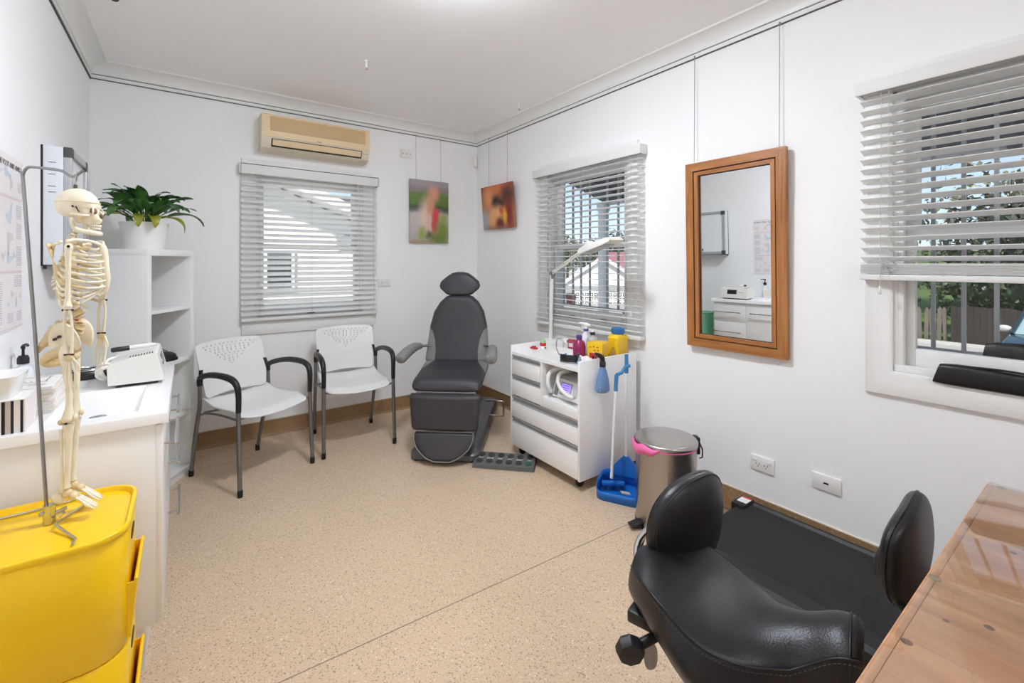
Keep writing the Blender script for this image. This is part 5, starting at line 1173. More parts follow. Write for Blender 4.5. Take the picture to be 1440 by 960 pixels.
def cloth2(u, v): return Vector((lerp(-.055, -.015, u), lerp(-.05, .03, v), .004+.026*math.exp(-((v-.45)/.3)**2)+.003*math.sin(7*u+6*v)))
mb = MB(); mb.grid(cloth2, 10, 16); mb.build('blue_fold', M('pale_blue_cloth', (140, 176, 206), .7), t, solid=.002, ang=180)
# spray bottle hung over the side panel by its trigger
hx = at(848, 540, y=cy0-.045); t = thing('blue_spray_bottle', 'translucent blue spray bottle hooked by its black trigger on the cart side', 'spray bottle', (hx.x, cy0-.042, .562))
mb = MB(); ov = lambda w, d, z: [(w*math.cos(2*PI*k/28), d*math.sin(2*PI*k/28), z) for k in range(28)]
mb.ring([ov(.040, .030, 0), ov(.045, .034, .005), ov(.046, .034, .03), ov(.040, .030, .07), ov(.027, .022, .115), ov(.017, .016, .138), ov(.015, .015, .145)], True, True, True)
bl_ = M('blue_fluid_bottle', (120, 158, 204), .2, trans=.35); mb.build('bottle_body', bl_, t, ang=60)
MB().lathe([(.017, .143), (.018, .147), (.018, .170), (.014, .174)], n=20).tube([(.0, 0, .17), (-.004, .0, .192), (-.018, .006, .208), (-.045, .016, .222)], [.014, .015, .013, .007], 12, smooth=3).tube([(-.012, .018, .205), (-.006, .040, .20), (0, .052, .186), (.004, .056, .165)], [.005, .005, .004, .003], 8, smooth=3).build('trigger_head', BLACK, t, ang=60)
MB().box((-.030, -.020, .024), (.018, .006, .024), rot=(0, 0, -.6)).build('white_sticker', WHITE2, t)

# ------------------------------------------------------------------ broom, dustpan and pedal bin
p = at(876, 700, z=0); dpx, dpy = 1.985, 1.685
PAN = M('blue_pan_plastic', (20, 104, 190), .35); POLE = M('white_metal_pole', (226, 228, 230), .35)
t = thing('dustpan', 'blue upright dustpan with a long white handle against the cart side', 'dustpan', (dpx, dpy, 0), R(-62))
def panrow(x): 
    return [(x, .105, .0), (x, -.10, .0), (x, -.12, .012)]
mb = MB(); mb.prism(rrect(.25, .22, .05, 6), .006, Matrix.Translation((0, 0, .001)))
rows = []
for h_, g_ in ((.004, 0), (.06, .004), (.085, .006)):
    rows.append([Vector((x*(1+g_), y*(1+g_), h_ if y > -.07 or h_ < .01 else h_*.55)) for x, y in rrect(.25, .22, .05, 6)])
mb.ring(rows); mb.build('pan', PAN, t, solid=.004, ang=40)
mb = MB(); mb.hexa([(-.115, .095, .06), (.115, .095, .06), (.115, .112, .06), (-.115, .112, .06), (-.016, .098, .175), (.016, .098, .175), (.016, .114, .175), (-.016, .114, .175)]); mb.build('pan_neck', PAN, t)
a_ = wmat(t) @ Vector((0, .108, .17)); b_ = at(881, 522, x=a_.x+.02)
MB().tube([a_, b_], .0085, 12).build('pan_handle', POLE, t, world=True)
c_ = at(881, 498, x=b_.x+.004); MB().tube([b_-Vector((0, 0, .01)), b_, c_], [.0105, .012, .0105], 12).build('hand_grip', BLUE2, t, world=True)
MB().box((.02, 0, .012), (.05, .03, .006), rot=(0, .2, .5)).build('swept_card', M('swept_card', (190, 184, 170), .6), t)
t = thing('broom', 'blue-headed broom with a white pole standing in the dustpan', 'broom', (dpx-.03, dpy-.03, .012))
b0 = Vector((dpx-.02, dpy+.01, .075)); ft = at(860, 672, d=(Vector((dpx-.02, dpy+.01, 0))).dot(Vector((ST, CT, 0)))); b1 = at(866, 542, d=ft.x*ST+ft.y*CT+.03)
MB().tube([ft, b1], .0085, 12).build('broom_pole', POLE, t, world=True)
g0 = b1; g1 = at(867, 527, d=ft.x*ST+ft.y*CT+.03); g2 = at(874, 524, d=ft.x*ST+ft.y*CT+.04); g3 = at(880, 515, d=ft.x*ST+ft.y*CT+.06)
MB().tube([g0-Vector((0, 0, .03)), g0, g1], .0115, 12).tube([g1, g2, g3, at(886, 514, d=ft.x*ST+ft.y*CT+.06)], .010, 10).build('pole_clip', BLUE2, t, world=True)
hm_ = Vector((ft.x+.035, ft.y+.02, .048))
MB().box(hm_, (.13, .032, .024), rot=(0, 0, R(-40)), bev=.008).build('broom_head', PAN, t, world=True)
random.seed(2); mb = MB()
for k in range(70):
    u = random.uniform(-.06, .06); v = random.uniform(-.012, .012); ca, sa = math.cos(R(-40)), math.sin(R(-40))
    mb.cyl(hm_+Vector((u*ca-v*sa, u*sa+v*ca, -.010)), hm_+Vector((u*1.05*ca-v*1.3*sa, u*1.05*sa+v*1.3*ca, -.037)), .0014, n=4)
br = mb.build('bristles', M('bristle_blue', (40, 90, 150), .6), t, world=True); br['kind'] = 'stuff'
BX, BY = 1.945, 1.372
STEEL = M('brushed_steel', (176, 170, 166), .26, metal=1, noise=(3, .12, (1, 1, .05))); LIDM = M('spun_steel_lid', (188, 184, 180), .22, metal=1)
for m_ in (STEEL, LIDM):
    b = m_.node_tree.nodes['Principled BSDF']; b.inputs['Anisotropic'].default_value = .8; b.inputs['Anisotropic Rotation'].default_value = .25 if m_ is STEEL else 0
    tg = m_.node_tree.nodes.new('ShaderNodeTangent'); tg.direction_type = 'RADIAL'; tg.axis = 'Z'; m_.node_tree.links.new(tg.outputs[0], b.inputs['Tangent'])
t = thing('pedal_bin', 'brushed steel pedal bin with a pink liner beside the cart', 'bin', (BX, BY, 0), -TH)
r_ = .148
MB().lathe([(r_-.006, .0), (r_, .003), (r_, .020)], n=48).build('base_ring', BLACK, t)
MB().lathe([(r_-.003, .018), (r_-.003, .40), (r_-.001, .405)], n=64, cap0=True, cap1=True).build('bin_body', STEEL, t, ang=40)
MB().lathe([(r_+.001, .402), (r_+.001, .409)], n=64, cap0=False, cap1=False).build('liner_edge', PINK, t)
MB().lathe([(r_+.001, .409), (r_+.003, .411), (r_+.003, .424), (r_-.002, .430), (r_-.012, .4325), (.08, .437), (.002, .4385)], n=64).build('lid', LIDM, t, ang=50)
mb = MB()
def fold(u, v):
    a = R(lerp(-205, -120, u)); w = math.sin(PI*u)**.6
    return Vector(((r_+.002+.012*w*math.sin(PI*v)+.006*w)*math.cos(a), (r_+.002+.012*w*math.sin(PI*v)+.006*w)*math.sin(a), .418-.050*w*v+.008*w*math.sin(12*u)))
mb.grid(fold, 30, 8); mb.build('liner_fold', PINK, t, solid=.002, ang=180)
MB().box((r_+.012, .02, .385), (.026, .05, .085), bev=.006).tube([(r_+.022, .0, .40), (r_+.034, -.004, .37), (r_+.034, -.004, .33), (r_+.020, 0, .325)], .0035, 8).build('hinge_block', BLACK, t)
MB().box((-r_-.018, -.045, .026), (.060, .045, .010), rot=(0, R(-14), R(14)), bev=.003).build('pedal', BLACK, t)
MB().box((-r_-.005, -.04, .012), (.05, .03, .014)).build('pedal_lever', BLACK, t)
# ------------------------------------------------------------------ treadmill along the right wall
t = thing('walking_treadmill', 'flat black walking treadmill on the floor along the right wall', 'treadmill', (2.0, .42, 0))
tx0, tx1, ty0, ty1 = 1.695, 2.285, -.42, 1.145
TB = M('treadmill_belt', (27, 25, 25), .75, bump=(700, .25), noise=(300, .2)); TF = M('treadmill_frame', (17, 16, 17), .5)
MB().b6(tx0+.10, tx1-.03, ty0+.02, ty1-.004, .075, .112, .004).build('belt', TB, t, world=True)
for a, b in ((tx0, tx0+.092), (tx1-.028, tx1)):
    mb = MB(); pr = [(a, .02), (b, .02), (b, .112), (b-.006, .120), (a+.014, .118), (a, .104)]
    mb.ring([[(x, ty0, z) for x, z in pr], [(x, ty1-.02, z) for x, z in pr]], True, True, True); mb.build('side_rail', TF, t, world=True, ang=25)
MB().b6(tx0+.092, tx0+.099, ty0, ty1-.02, .085, .108).build('rail_groove', BLACKR, t, world=True)
MB().b6(tx0+.05, tx1-.02, ty0+.02, ty1-.03, .02, .075).build('deck', BLACKR, t, world=True)
MB().cyl((tx0+.10, ty1-.025, .088), (tx1-.03, ty1-.025, .088), .024, n=20).build('end_roller', BLACKR, t, world=True)
ecp = MB().b6(tx1-.105, tx1+.004, ty1-.045, ty1+.022, .03, .128, .010).build('end_cap', BLACK, t, world=True); ecp['label'] = 'rounded black corner cap with a warning sticker'
MB().b6(tx1-.075, tx1-.025, ty1-.040, ty1+.006, .1275, .1288).build('warning_sticker', WHITE2, ecp, world=True)
MB().b6(tx1-.025, tx1-.010, ty1-.040, ty1+.006, .1275, .1288).build('red_strip', RED, ecp, world=True)
MB().b6(tx0-.004, tx0+.09, ty1-.045, ty1+.01, .02, .122, .010).build('end_cap', BLACK, t, world=True)
for x in (tx0+.05, tx1-.05):
    for y in (ty0+.1, ty1-.1): MB().cyl((x, y, 0), (x, y, .022), .02, n=14).build('rubber_foot', BLACKR, t, world=True)

# ------------------------------------------------------------------ saddle stool in the foreground
SEAM = M('stitch_grey', (70, 68, 66), .6)
st_o = Vector((.988, .528, 0)); phi = R(16)
st = thing('saddle_stool', 'black leather saddle stool with a small padded backrest in the foreground', 'stool', st_o, phi)
# local: front is -Y, rear +Y
HWT = [(0, .050), (.06, .090), (.14, .128), (.28, .168), (.42, .176), (.55, .152), (.68, .108), (.80, .078), (.90, .070), (.97, .066), (1, .058)]
YT = lambda v: lerp(.215, -.235, v)
ZT_ = [(0, .578), (.1, .590), (.25, .580), (.45, .556), (.62, .553), (.78, .574), (.9, .600), (.97, .602), (1, .594)]
def hw(v): return interp(HWT, v)
def smoothtab(tab):
    P, _ = spline([Vector((a, b, 0)) for a, b in tab], [0]*len(tab), 8); Q = [(p.x, p.y) for p in P]; return lambda v: interp(Q, v)
hwS, ztS = smoothtab(HWT), smoothtab(ZT_)
def ztop(k, v):
    """height of the padded top at lateral k (-1..1)"""
    crest = ztS(v); side = interp([(0, .018), (.25, .012), (.5, .030), (.75, .050), (1, .020)], v)
    dish = .012*math.exp(-((v-.35)/.2)**2)*(1-k*k)
    return crest - side*abs(k)**2.2 - dish
def seat_pt(u, v):
    """u 0..1 across: side panel, top, side panel"""
    w = hwS(v); k = (u-.5)*2
    w *= lerp(.86, .97, sstep(.55, .85, v))
    if abs(k) <= .70:
        kk = k/.70; return Vector((kk*w, YT(v)+.0, ztop(kk, v)))
    s_ = math.copysign(1, k); q = (abs(k)-.70)/.30; amp = lerp(lerp(.008, .030, sstep(.08, .42, v)), .010, sstep(.55, .8, v))
    z0 = ztop(1, v); b = amp*math.sin(PI*.5*min(1, q*1.7)); inn = -.075*max(0, q-.45)**1.5
    rear = .006*math.sin(PI*min(1, q*1.2))*sstep(.25, 0, v)
    return Vector((s_*(w+b+inn), YT(v)+rear, z0-.110*q))
mb = MB(); mb.grid(seat_pt, 60, 64)
lo0 = [mb.bm.verts.new(seat_pt(i/60, 0)) for i in range(61)]; mb._f(lo0)
lo1 = [mb.bm.verts.new(seat_pt(i/60, 1)) for i in range(61)]; mb._f(lo1)
lob = [mb.bm.verts.new(seat_pt(0, j/64)) for j in range(65)]+[mb.bm.verts.new(seat_pt(1, 1-j/64)) for j in range(65)]; mb._f(lob)
se = mb.build('seat', LEATHER, st, ang=50, merge=True)
def edge_line(f, n=50): return [f(i/n) for i in range(n+1)]
for s_ in (-1, 1):
    pts = [Vector((s_*(hwS(v)*lerp(.86, .97, sstep(.55, .85, v))+.002), YT(v), ztop(1, v)-.002)) for v in [k/60 for k in range(61)]]
    MB().tube(pts, .0024, 6).build('seam_piping', LEATHER, se, ang=180)
    pts2 = [Vector((s_*(hwS(v)*lerp(.86, .97, sstep(.55, .85, v))+.010), YT(v), ztop(1, v)-.006)) for v in [k/120 for k in range(121)]]
    mb = MB()
    for a, b in zip(pts2[::2], pts2[1::2]): mb.tube([a, b], .0007, 4)
    mb.build('stitching', SEAM, se)['kind'] = 'stuff'
pts = [seat_pt(u, .955)+Vector((0, 0, .0012)) for u in [k/40 for k in range(41)]]; MB().tube(pts, .0022, 6).build('nose_seam', LEATHER, se, ang=180)
MB().box((0, .0, .455), (.20, .26, .016), bev=.006).build('seat_plate', BLACK, st)
MB().box((-.06, .13, .462), (.05, .16, .03), bev=.006).build('tilt_bracket', BLACK, st)
mb = MB(); mb.lathe([(.002, -.016), (.028, -.014), (.032, -.006), (.032, .006), (.027, .014), (.002, .016)], n=8); b2 = bmesh.new(); 
kmt = Matrix.Translation(wmat(st).inverted() @ at(886, 913, d=1.005)) @ Euler((0, R(78), R(35))).to_matrix().to_4x4()
bmesh.ops.transform(mb.bm, matrix=kmt, verts=mb.bm.verts); b2.free(); mb.build('tension_knob', BLACK, st, ang=30)
k0 = wmat(st).inverted() @ at(888, 913, d=1.01); MB().tube([k0, k0.lerp(Vector((-.02, .10, .462)), .5), Vector((-.02, .10, .462))], .011, 10).build('knob_shaft', BLACK, st)
l0 = at(914, 925, d=1.02); MB().prism(smooth2([(-.012, .03), (.012, .03), (.016, 0), (.010, -.02), (-.006, -.022), (-.014, -.004)], 4), .004, Matrix.Translation(wmat(st).inverted() @ l0) @ Euler((PI/2, 0, R(-50))).to_matrix().to_4x4()).build('steel_tab', STEELTUBE, st)
# backrest cushion on a curved steel bar
cw = at(974, 734, d=1.195); cl = wmat(st).inverted() @ cw
def cush(u, v):
    a = 2*PI*u; b = -PI/2+PI*v; sx = math.copysign(abs(math.sin(b))**.8, math.sin(b)); c = math.cos(b)**.75
    x = .150*math.cos(a)*(abs(math.cos(a))**.02)*c; z = .104*math.sin(a)*c
    x = .150*math.copysign(abs(math.cos(a))**.85, math.cos(a))*c; z = .129*math.copysign(abs(math.sin(a))**.9, math.sin(a))*c
    y = .040*sx + .9*x*x*-1.0 + .04*z
    yr = -y; ca, sa = math.cos(R(-17)), math.sin(R(-17))
    return Vector((cl.x+x*ca-yr*sa, cl.y+x*sa+yr*ca, cl.z+z))
mb = MB(); mb.grid(cush, 48, 24); cu = mb.build('backrest', LEATHER, st, ang=180, merge=True)
pts = [cush(u/60, .60)+(cush(u/60, .60)-cl).normalized()*.0012 for u in range(60)]; MB().tube(pts, .0022, 6, True).build('seam_piping', LEATHER, cu, ang=180)
pts = [cush(u/60, .36)+(cush(u/60, .36)-cl).normalized()*.0010 for u in range(60)]; MB().tube(pts, .0018, 6, True).build('rear_seam', LEATHER, cu, ang=180)
bx = wmat(st).inverted()
w0, w1, w2, w3 = (bx @ at(*q, d=e) for q, e in (((935, 725), 1.25), ((904, 752), 1.27), ((899, 785), 1.24), ((925, 850), 1.16)))
mb = MB(); 
for o in (-.012, .012): mb.tube([w0+Vector((o, 0, 0)), w1+Vector((o, 0, 0)), w2+Vector((o, 0, 0)), w3+Vector((o, 0, 0)), Vector((o, .12, .47))], .009, 10, smooth=6)
mb.build('back_bar', CHROME, st, ang=180)
# gas lift and five-star base
MB().cyl((0, 0, .20), (0, 0, .45), .017, n=20).build('gas_lift', CHROME, st)
MB().cyl((0, 0, .08), (0, 0, .24), .028, .024, n=20).build('column_sleeve', BLACK, st)
for k in range(5):
    a = R(72*k+20); d = Vector((math.cos(a), math.sin(a), 0)); e_ = d*.25
    lg = MB().tube([d*.02+Vector((0, 0, .10)), d*.13+Vector((0, 0, .088)), e_+Vector((0, 0, .070))], [.024, .019, .014], 10).build('base_leg', BLACK, st)
    MB().lathe([(.024, -.009), (.026, -.005), (.026, .005), (.024, .009)], n=18, mt=Matrix.Translation(e_+Vector((0, 0, .027))) @ Euler((PI/2, 0, a)).to_matrix().to_4x4()).cyl(e_+Vector((0, 0, .045)), e_+Vector((0, 0, .072)), .006, n=8).build('castor', BLACKR, lg)

# ------------------------------------------------------------------ second stool pushed under the desk
s2 = thing('desk_stool', 'black stool tucked under the timber desk, only its padded back showing', 'stool', (1.30, .06, 0), 0)
def back2(u, v):
    a = 2*PI*u; b = -PI/2+PI*v; c = math.cos(b)**.6; e = math.copysign
    x = .165*e(abs(math.cos(a))**.6, math.cos(a))*c; z = .112*e(abs(math.sin(a))**.6, math.sin(a))*c; y = .034*e(abs(math.sin(b))**.8, math.sin(b))
    z += .012*(z > 0)*math.cos(a*1)*.6; y += .006*math.sin(14*x)*abs(z)/.12
    return Vector((x+.235+.02*z, .281+y+.35*(x)**2, .560+z))
mb = MB(); mb.grid(back2, 48, 24); bk = mb.build('backrest', LEATHER, s2, ang=180, merge=True)
MB().tube([back2(k/60, .5)+Vector((0, .002, 0)) for k in range(60)], .003, 6, True).build('edge_piping', LEATHER, bk, ang=180)
MB().tube([(.17, .315, .57), (.14, .32, .50), (.08, .22, .45), (0, .08, .44)], .011, 10, smooth=5).build('back_bar', BLACK, s2, ang=180)
MB().lathe([(.02, .44), (.16, .445), (.175, .465), (.17, .49), (.13, .505), (.005, .508)], (0, -.02, 0), 36).build('seat', LEATHER, s2, ang=60)
MB().cyl((0, -.02, .10), (0, -.02, .45), .018, n=18).build('gas_lift', CHROME, s2)
for k in range(5):
    a = R(72*k+50); d = Vector((math.cos(a), math.sin(a), 0)); e_ = d*.22+Vector((0, -.02, 0))
    lg = MB().tube([Vector((0, -.02, .10)), d*.12+Vector((0, -.02, .085)), e_+Vector((0, 0, .065))], [.024, .018, .014], 10).build('base_leg', BLACK, s2)
    MB().lathe([(.022, -.009), (.024, -.005), (.024, .005), (.022, .009)], n=16, mt=Matrix.Translation(e_+Vector((0, 0, .025))) @ Euler((PI/2, 0, a)).to_matrix().to_4x4()).cyl(e_+Vector((0, 0, .04)), e_+Vector((0, 0, .066)), .006, n=8).build('castor', BLACKR, lg)

# ------------------------------------------------------------------ desk with a glass sheet on it
dx0, dx1, dy0, dy1, dz = .50, 1.712, -.52, .226, .728
dk = thing('timber_desk', 'orange-brown timber desk corner at the lower right of the photo', 'desk', ((dx0+dx1)/2, (dy0+dy1)/2, 0))
mb = MB(); nb = 12
for k in range(nb):
    a, b = lerp(dx0, dx1, k/nb), lerp(dx0, dx1, (k+1)/nb); mb.b6(a+.00012, b-.00012, dy0+.001, dy1-.016, dz-.034, dz-.0065, .0003)
mb.b6(dx0, dx1, dy1-.0155, dy1, dz-.036, dz-.0066, .004)
mb.build('desk_top', DESKWOOD, dk, world=True)
KN = M('wood_knot', (104, 68, 42), .5)
for px, py, r_ in ((1275, 902, .008), (1391, 882, .007), (1330, 872, .005), (1353, 970, .006), (1425, 777, .006)):
    q = at(px, py, z=dz-.0064); MB().lathe([(r_, 0), (r_*.8, .0003), (.001, .0004)], (q.x, q.y, dz-.0066), 12).build('knot', KN, dk, world=True)
for (x, y) in ((dx0+.05, dy0+.05), (dx0+.05, dy1-.06), (dx1-.06, dy0+.05), (dx1-.06, dy1-.06)): MB().b6(x-.03, x+.03, y-.03, y+.03, 0, dz-.034, .004).build('leg', DESKWOOD, dk, world=True)
MB().b6(dx0+.05, dx1-.06, dy0+.06, dy0+.08, dz-.13, dz-.034).build('apron', DESKWOOD, dk, world=True)
MB().b6(dx0+.05, dx0+.07, dy0+.08, dy1-.06, dz-.13, dz-.034).build('apron', DESKWOOD, dk, world=True)
gl = thing('desk_glass', 'clear glass sheet lying on bumpers on top of the timber desk', 'glass sheet', ((dx0+dx1)/2, (dy0+dy1)/2, dz-.0065))
MB().b6(dx0+.01, dx1-.006, dy0+.01, dy1-.006, dz-.004, dz+.001, .001).build('glass_pane', glass_material('desk_glass', (.96, .97, .965), 1.75), gl, world=True)
for px, py in ((1315, 811), (1408, 685)):
    q = at(px, py, z=dz-.004); MB().lathe([(.009, 0), (.009, .002), (.007, .0024)], (q.x, q.y, dz-.0065), 18).build('bumper', M('clear_bumper', (150, 128, 100), .2), gl, world=True)
for q in ((dx0+.06, dy0+.06), (dx1-.06, dy0+.06)): MB().lathe([(.009, 0), (.009, .002), (.007, .0024)], (q[0], q[1], dz-.0065), 18).build('bumper', M('clear_bumper', (200, 190, 170), .3), gl, world=True)

# black padded rolls on the window sill
def roll(label, x, y0, y1, z0, w, h):
    t = thing('black_roll', label, 'roll', (x, (y0+y1)/2, z0))
    def f(u, v):
        y = lerp(y1, y0, v); a = 2*PI*u; q = math.sin(PI*min(1, max(0, v*12)) / 2) if v < 1/12 else (math.sin(PI/2*min(1, (1-v)*12)) if v > 11/12 else 1)
        e = math.copysign; xx = w/2*e(abs(math.cos(a))**.6, math.cos(a)); zz = h/2*e(abs(math.sin(a))**.5, math.sin(a))
        zz += .004*math.sin(9*v+2*u)*(1 if zz > 0 else 0); yy = y-.02*(zz/h+.5)*(1 if v < .1 else 0)
        return Vector((x+xx*(.80+.2*q), yy, z0+h/2+zz*(.92+.08*q)))
    mb = MB(); mb.grid(f, 28, 40)
    for k in (0, 1): mb._f([mb.bm.verts.new(f(i/28, k)) for i in range(28)])
    mb.build('leather_wrap', LEATHER, t, world=True, ang=60, merge=True)
    MB().tube([(x-w*.30, lerp(y1, y0, .1), z0+h), (x-w*.1, lerp(y1, y0, .3), z0+h+.004), (x-w*.28, lerp(y1, y0, .6), z0+h-.002), (x-w*.3, lerp(y1, y0, .95), z0+h+.002)], .0035, 7, smooth=5).build('flap_edge', LEATHER, t, world=True, ang=180)
roll('long black leather roll lying on the inner window sill', 2.335, -.15, .452, .842, .050, .076)
roll('black leather roll lying outside the glass on the outer window sill', 2.535, -.12, .356, .864, .05, .128)
# ------------------------------------------------------------------ outside
GZ = -1.28
GROUND = M('gravel_verge', (176, 172, 164), .9, noise=(3, .25)); GRASS = M('lawn_green', (84, 106, 50), .9, noise=(1.6, .35))
mb = MB(); mb.b6(-14, 19.4, -20, 60, GZ-.3, GZ).b6(19.4, 90, 14, 90, GZ-.3, GZ).b6(-14, 19.4, 60, 90, GZ-.3, GZ); o = mb.build('ground', GROUND); o['kind'] = 'structure'
mb = MB(); mb.hexa([(20.2, -25, GZ-.3), (60, -25, GZ-.3), (60, 14, GZ-.3), (20.2, 14, GZ-.3), (20.2, -25, GZ), (60, -25, 2.6), (60, 14, 2.6), (20.2, 14, GZ)]); o = mb.build('lawn', GRASS); o['kind'] = 'structure'
mb = MB(); mb.b6(19.4, 20.2, -25, 14, GZ-.3, GZ+.02); o = mb.build('footpath', M('concrete_path', (196, 192, 186), .85, noise=(4, .15))); o['kind'] = 'structure'
BARM = M('security_bar_grey', (170, 172, 176), .5, metal=.3)
def bars(label, us, u0, u1, z0, z1, x=2.605):
    t = thing('security_grille', label, 'window grille', (x, (u0+u1)/2, z0))
    for u in us: MB().b6(x-.006, x+.006, u-.007, u+.007, z0, z1).build('bar', BARM, t, world=True)
    for z in (z0, z1): MB().b6(x-.008, x+.008, u0, u1, z-.010, z+.010).build('cross_rail', BARM, t, world=True)
    for u in (u0+.01, u1-.01): MB().b6(2.50, x, u-.008, u+.008, z0-.008, z0+.008).b6(2.50, x, u-.008, u+.008, z1-.008, z1+.008).build('wall_bracket', BARM, t, world=True)
us3 = [.503-.0935*k for k in range(-1, 9)]
bars('grey steel security bars outside the window above the black rolls', us3, us3[-1]-.02, us3[0]+.02, .928, 2.02)
us2 = [at(px, 400, x=2.605).y for px in (781, 793.4, 806, 817.2, 829.6, 869.7, 884)]+[at(854, 400, x=2.605).y]
bars('grey steel security bars outside the window behind the drawer cart', us2, min(us2)-.05, max(us2)+.02, .95, 2.02)

# porch roof, post
PD = M('porch_ceiling_dark', (84, 90, 100), .7); PW = M('porch_white', (232, 232, 230), .5)
t = thing('porch_roof', 'dark-lined porch roof seen at the top of the right-hand windows', 'porch roof', (3.8, 0, 2.2))
MB().hexa([(2.52, -5, 2.93), (5.05, -5, 2.20), (5.05, 4.62, 2.20), (2.52, 4.62, 2.93), (2.52, -5, 2.99), (5.05, -5, 2.26), (5.05, 4.62, 2.26), (2.52, 4.62, 2.99)]).build('porch_ceiling', PD, t, world=True); MB().b6(5.05, 5.10, -5, 4.68, 2.16, 2.30).build('gutter', PW, t, world=True)
mb = MB(); mb.hexa([(2.52, -5, 2.992), (5.1, -5, 2.252), (5.1, 4.68, 2.252), (2.52, 4.68, 2.992), (2.52, -5, 3.03), (5.1, -5, 2.29), (5.1, 4.68, 2.29), (2.52, 4.68, 3.03)]); mb.build('roof_sheet', M('roof_sheet_grey', (120, 124, 130), .6), t, world=True)
for k in range(8): MB().hexa([(2.53, -4.4+k*1.22, 2.88), (5.04, -4.4+k*1.22, 2.15), (5.04, -4.33+k*1.22, 2.15), (2.53, -4.33+k*1.22, 2.88), (2.53, -4.4+k*1.22, 2.925), (5.04, -4.4+k*1.22, 2.20), (5.04, -4.33+k*1.22, 2.20), (2.53, -4.33+k*1.22, 2.925)]).build('rafter', PD, t, world=True)
t = thing('porch_post', 'white square porch post seen through the window behind the cart', 'post', (4.93, 4.53, GZ))
MB().b6(4.875, 4.985, 4.475, 4.585, GZ, 2.16, .004).build('post_shaft', PW, t, world=True); MB().b6(4.85, 5.01, 4.45, 4.61, GZ, GZ+.12, .01).build('post_foot', PW, t, world=True); MB().b6(4.86, 5.0, 4.46, 4.60, 2.06, 2.16, .008).build('post_cap', PW, t, world=True)
MB().b6(2.5, 5.0, -5, 4.7, GZ, -.30).build('porch_floor', M('porch_concrete', (190, 186, 180), .8, noise=(5, .1)))['kind'] = 'structure'

def foliage(mb, c, rad, n, size, seed, shell=.55):
    rnd = random.Random(seed); c = Vector(c)
    for _ in range(n):
        d = Vector((rnd.gauss(0, 1), rnd.gauss(0, 1), rnd.gauss(0, 1))).normalized(); k = lerp(shell, 1, rnd.random()**.5)*(1+.12*math.sin(5*d.x+3*d.z)+.10*math.sin(7*d.y))
        p = c+Vector((d.x*rad[0], d.y*rad[1], d.z*rad[2]))*k; a = (d+Vector((rnd.gauss(0, .6), rnd.gauss(0, .6), rnd.gauss(0, .6)))).normalized(); u = a.orthogonal().normalized(); u.rotate(Matrix.Rotation(rnd.random()*6.28, 3, a)); w = a.cross(u); s_ = size*rnd.uniform(.6, 1.3)
        mb._f([mb.bm.verts.new(p+u*s_), mb.bm.verts.new(p+w*s_*.5), mb.bm.verts.new(p-u*s_), mb.bm.verts.new(p-w*s_*.5)])
LFA = leafmat('hedge_leaf', (30, 46, 20), (66, 84, 42)); LFB = leafmat('tree_leaf_dark', (34, 44, 32), (70, 78, 56)); LFC = leafmat('olive_twig', (88, 92, 60), (132, 132, 100))
BARK = M('bark', (92, 82, 72), .9, noise=(12, .3))
# fence of dark boards, with weathered pickets beside it
FX = 20.3
ftop = at(1390, 433, x=FX).z; t = thing('board_fence', 'dark brown close-boarded fence under the hedge across the road', 'fence', (FX, -1.5, GZ))
fy = at(1337, 450, x=FX).y; random.seed(12); FBD = M('weathered_dark_board', (56, 48, 44), .9, noise=(3, .3, (1, 1, .2)))
y = fy
for k in range(30):
    w = random.uniform(.125, .15); MB().b6(FX, FX+.03, y-w+.006, y, GZ, ftop+random.uniform(-.03, .03)).build('board', FBD, t, world=True); y -= w
MB().b6(FX+.03, FX+.07, y, fy, GZ+.3, GZ+.4).b6(FX+.03, FX+.07, y, fy, ftop-.35, ftop-.25).build('fence_rail', FBD, t, world=True)
t = thing('picket_fence', 'old grey weathered picket fence beside the dark boards', 'fence', (FX+.1, fy+.6, GZ)); PK = M('weathered_grey_timber', (116, 106, 94), .9, noise=(4, .25, (1, 1, .2)))
for k, px in enumerate((1268, 1277, 1285, 1293.5, 1302, 1311, 1320, 1329.5)):
    p = at(px, 432+(k % 3), x=FX+.1); MB().prism([(-.05, 0), (.05, 0), (.055, (p.z-GZ)*.93), (.01, p.z-GZ+.04), (-.05, (p.z-GZ)*.95)], .03, Matrix.Translation((p.x, p.y, GZ)) @ Euler((PI/2, 0, PI/2)).to_matrix().to_4x4() @ Matrix.Rotation(R((-1)**k*1.5), 4, 'Z')).build('picket', PK, t, world=True)
MB().b6(FX+.15, FX+.19, fy+.1, fy+2.0, GZ+.25, GZ+.33).build('fence_rail', PK, t, world=True)
t = thing('garden_hedge', 'dense glossy green hedge growing over the dark board fence', 'hedge', (FX+1.4, -1.6, GZ))
mb = MB()
for k in range(9): foliage(mb, (FX+1.2, fy+.15-k*.85, .45+.12*math.sin(k*2.3)), (.85, .75, 1.05), 620, .095, 30+k, .45)
hd_ = mb.build('leaves', LFA, t, world=True, ang=180); hd_['kind'] = 'stuff'
MB().tube([(FX+1.2, fy-1, GZ), (FX+1.2, fy-1, .5)], .08, 8).build('stem', BARK, t, world=True)
MB().ell((FX+1.35, fy-3.3, .35), (.55, 3.6, .95), nu=24, nv=12).build('inner_branches', M('hedge_inner', (38, 50, 28), .95), t, world=True)
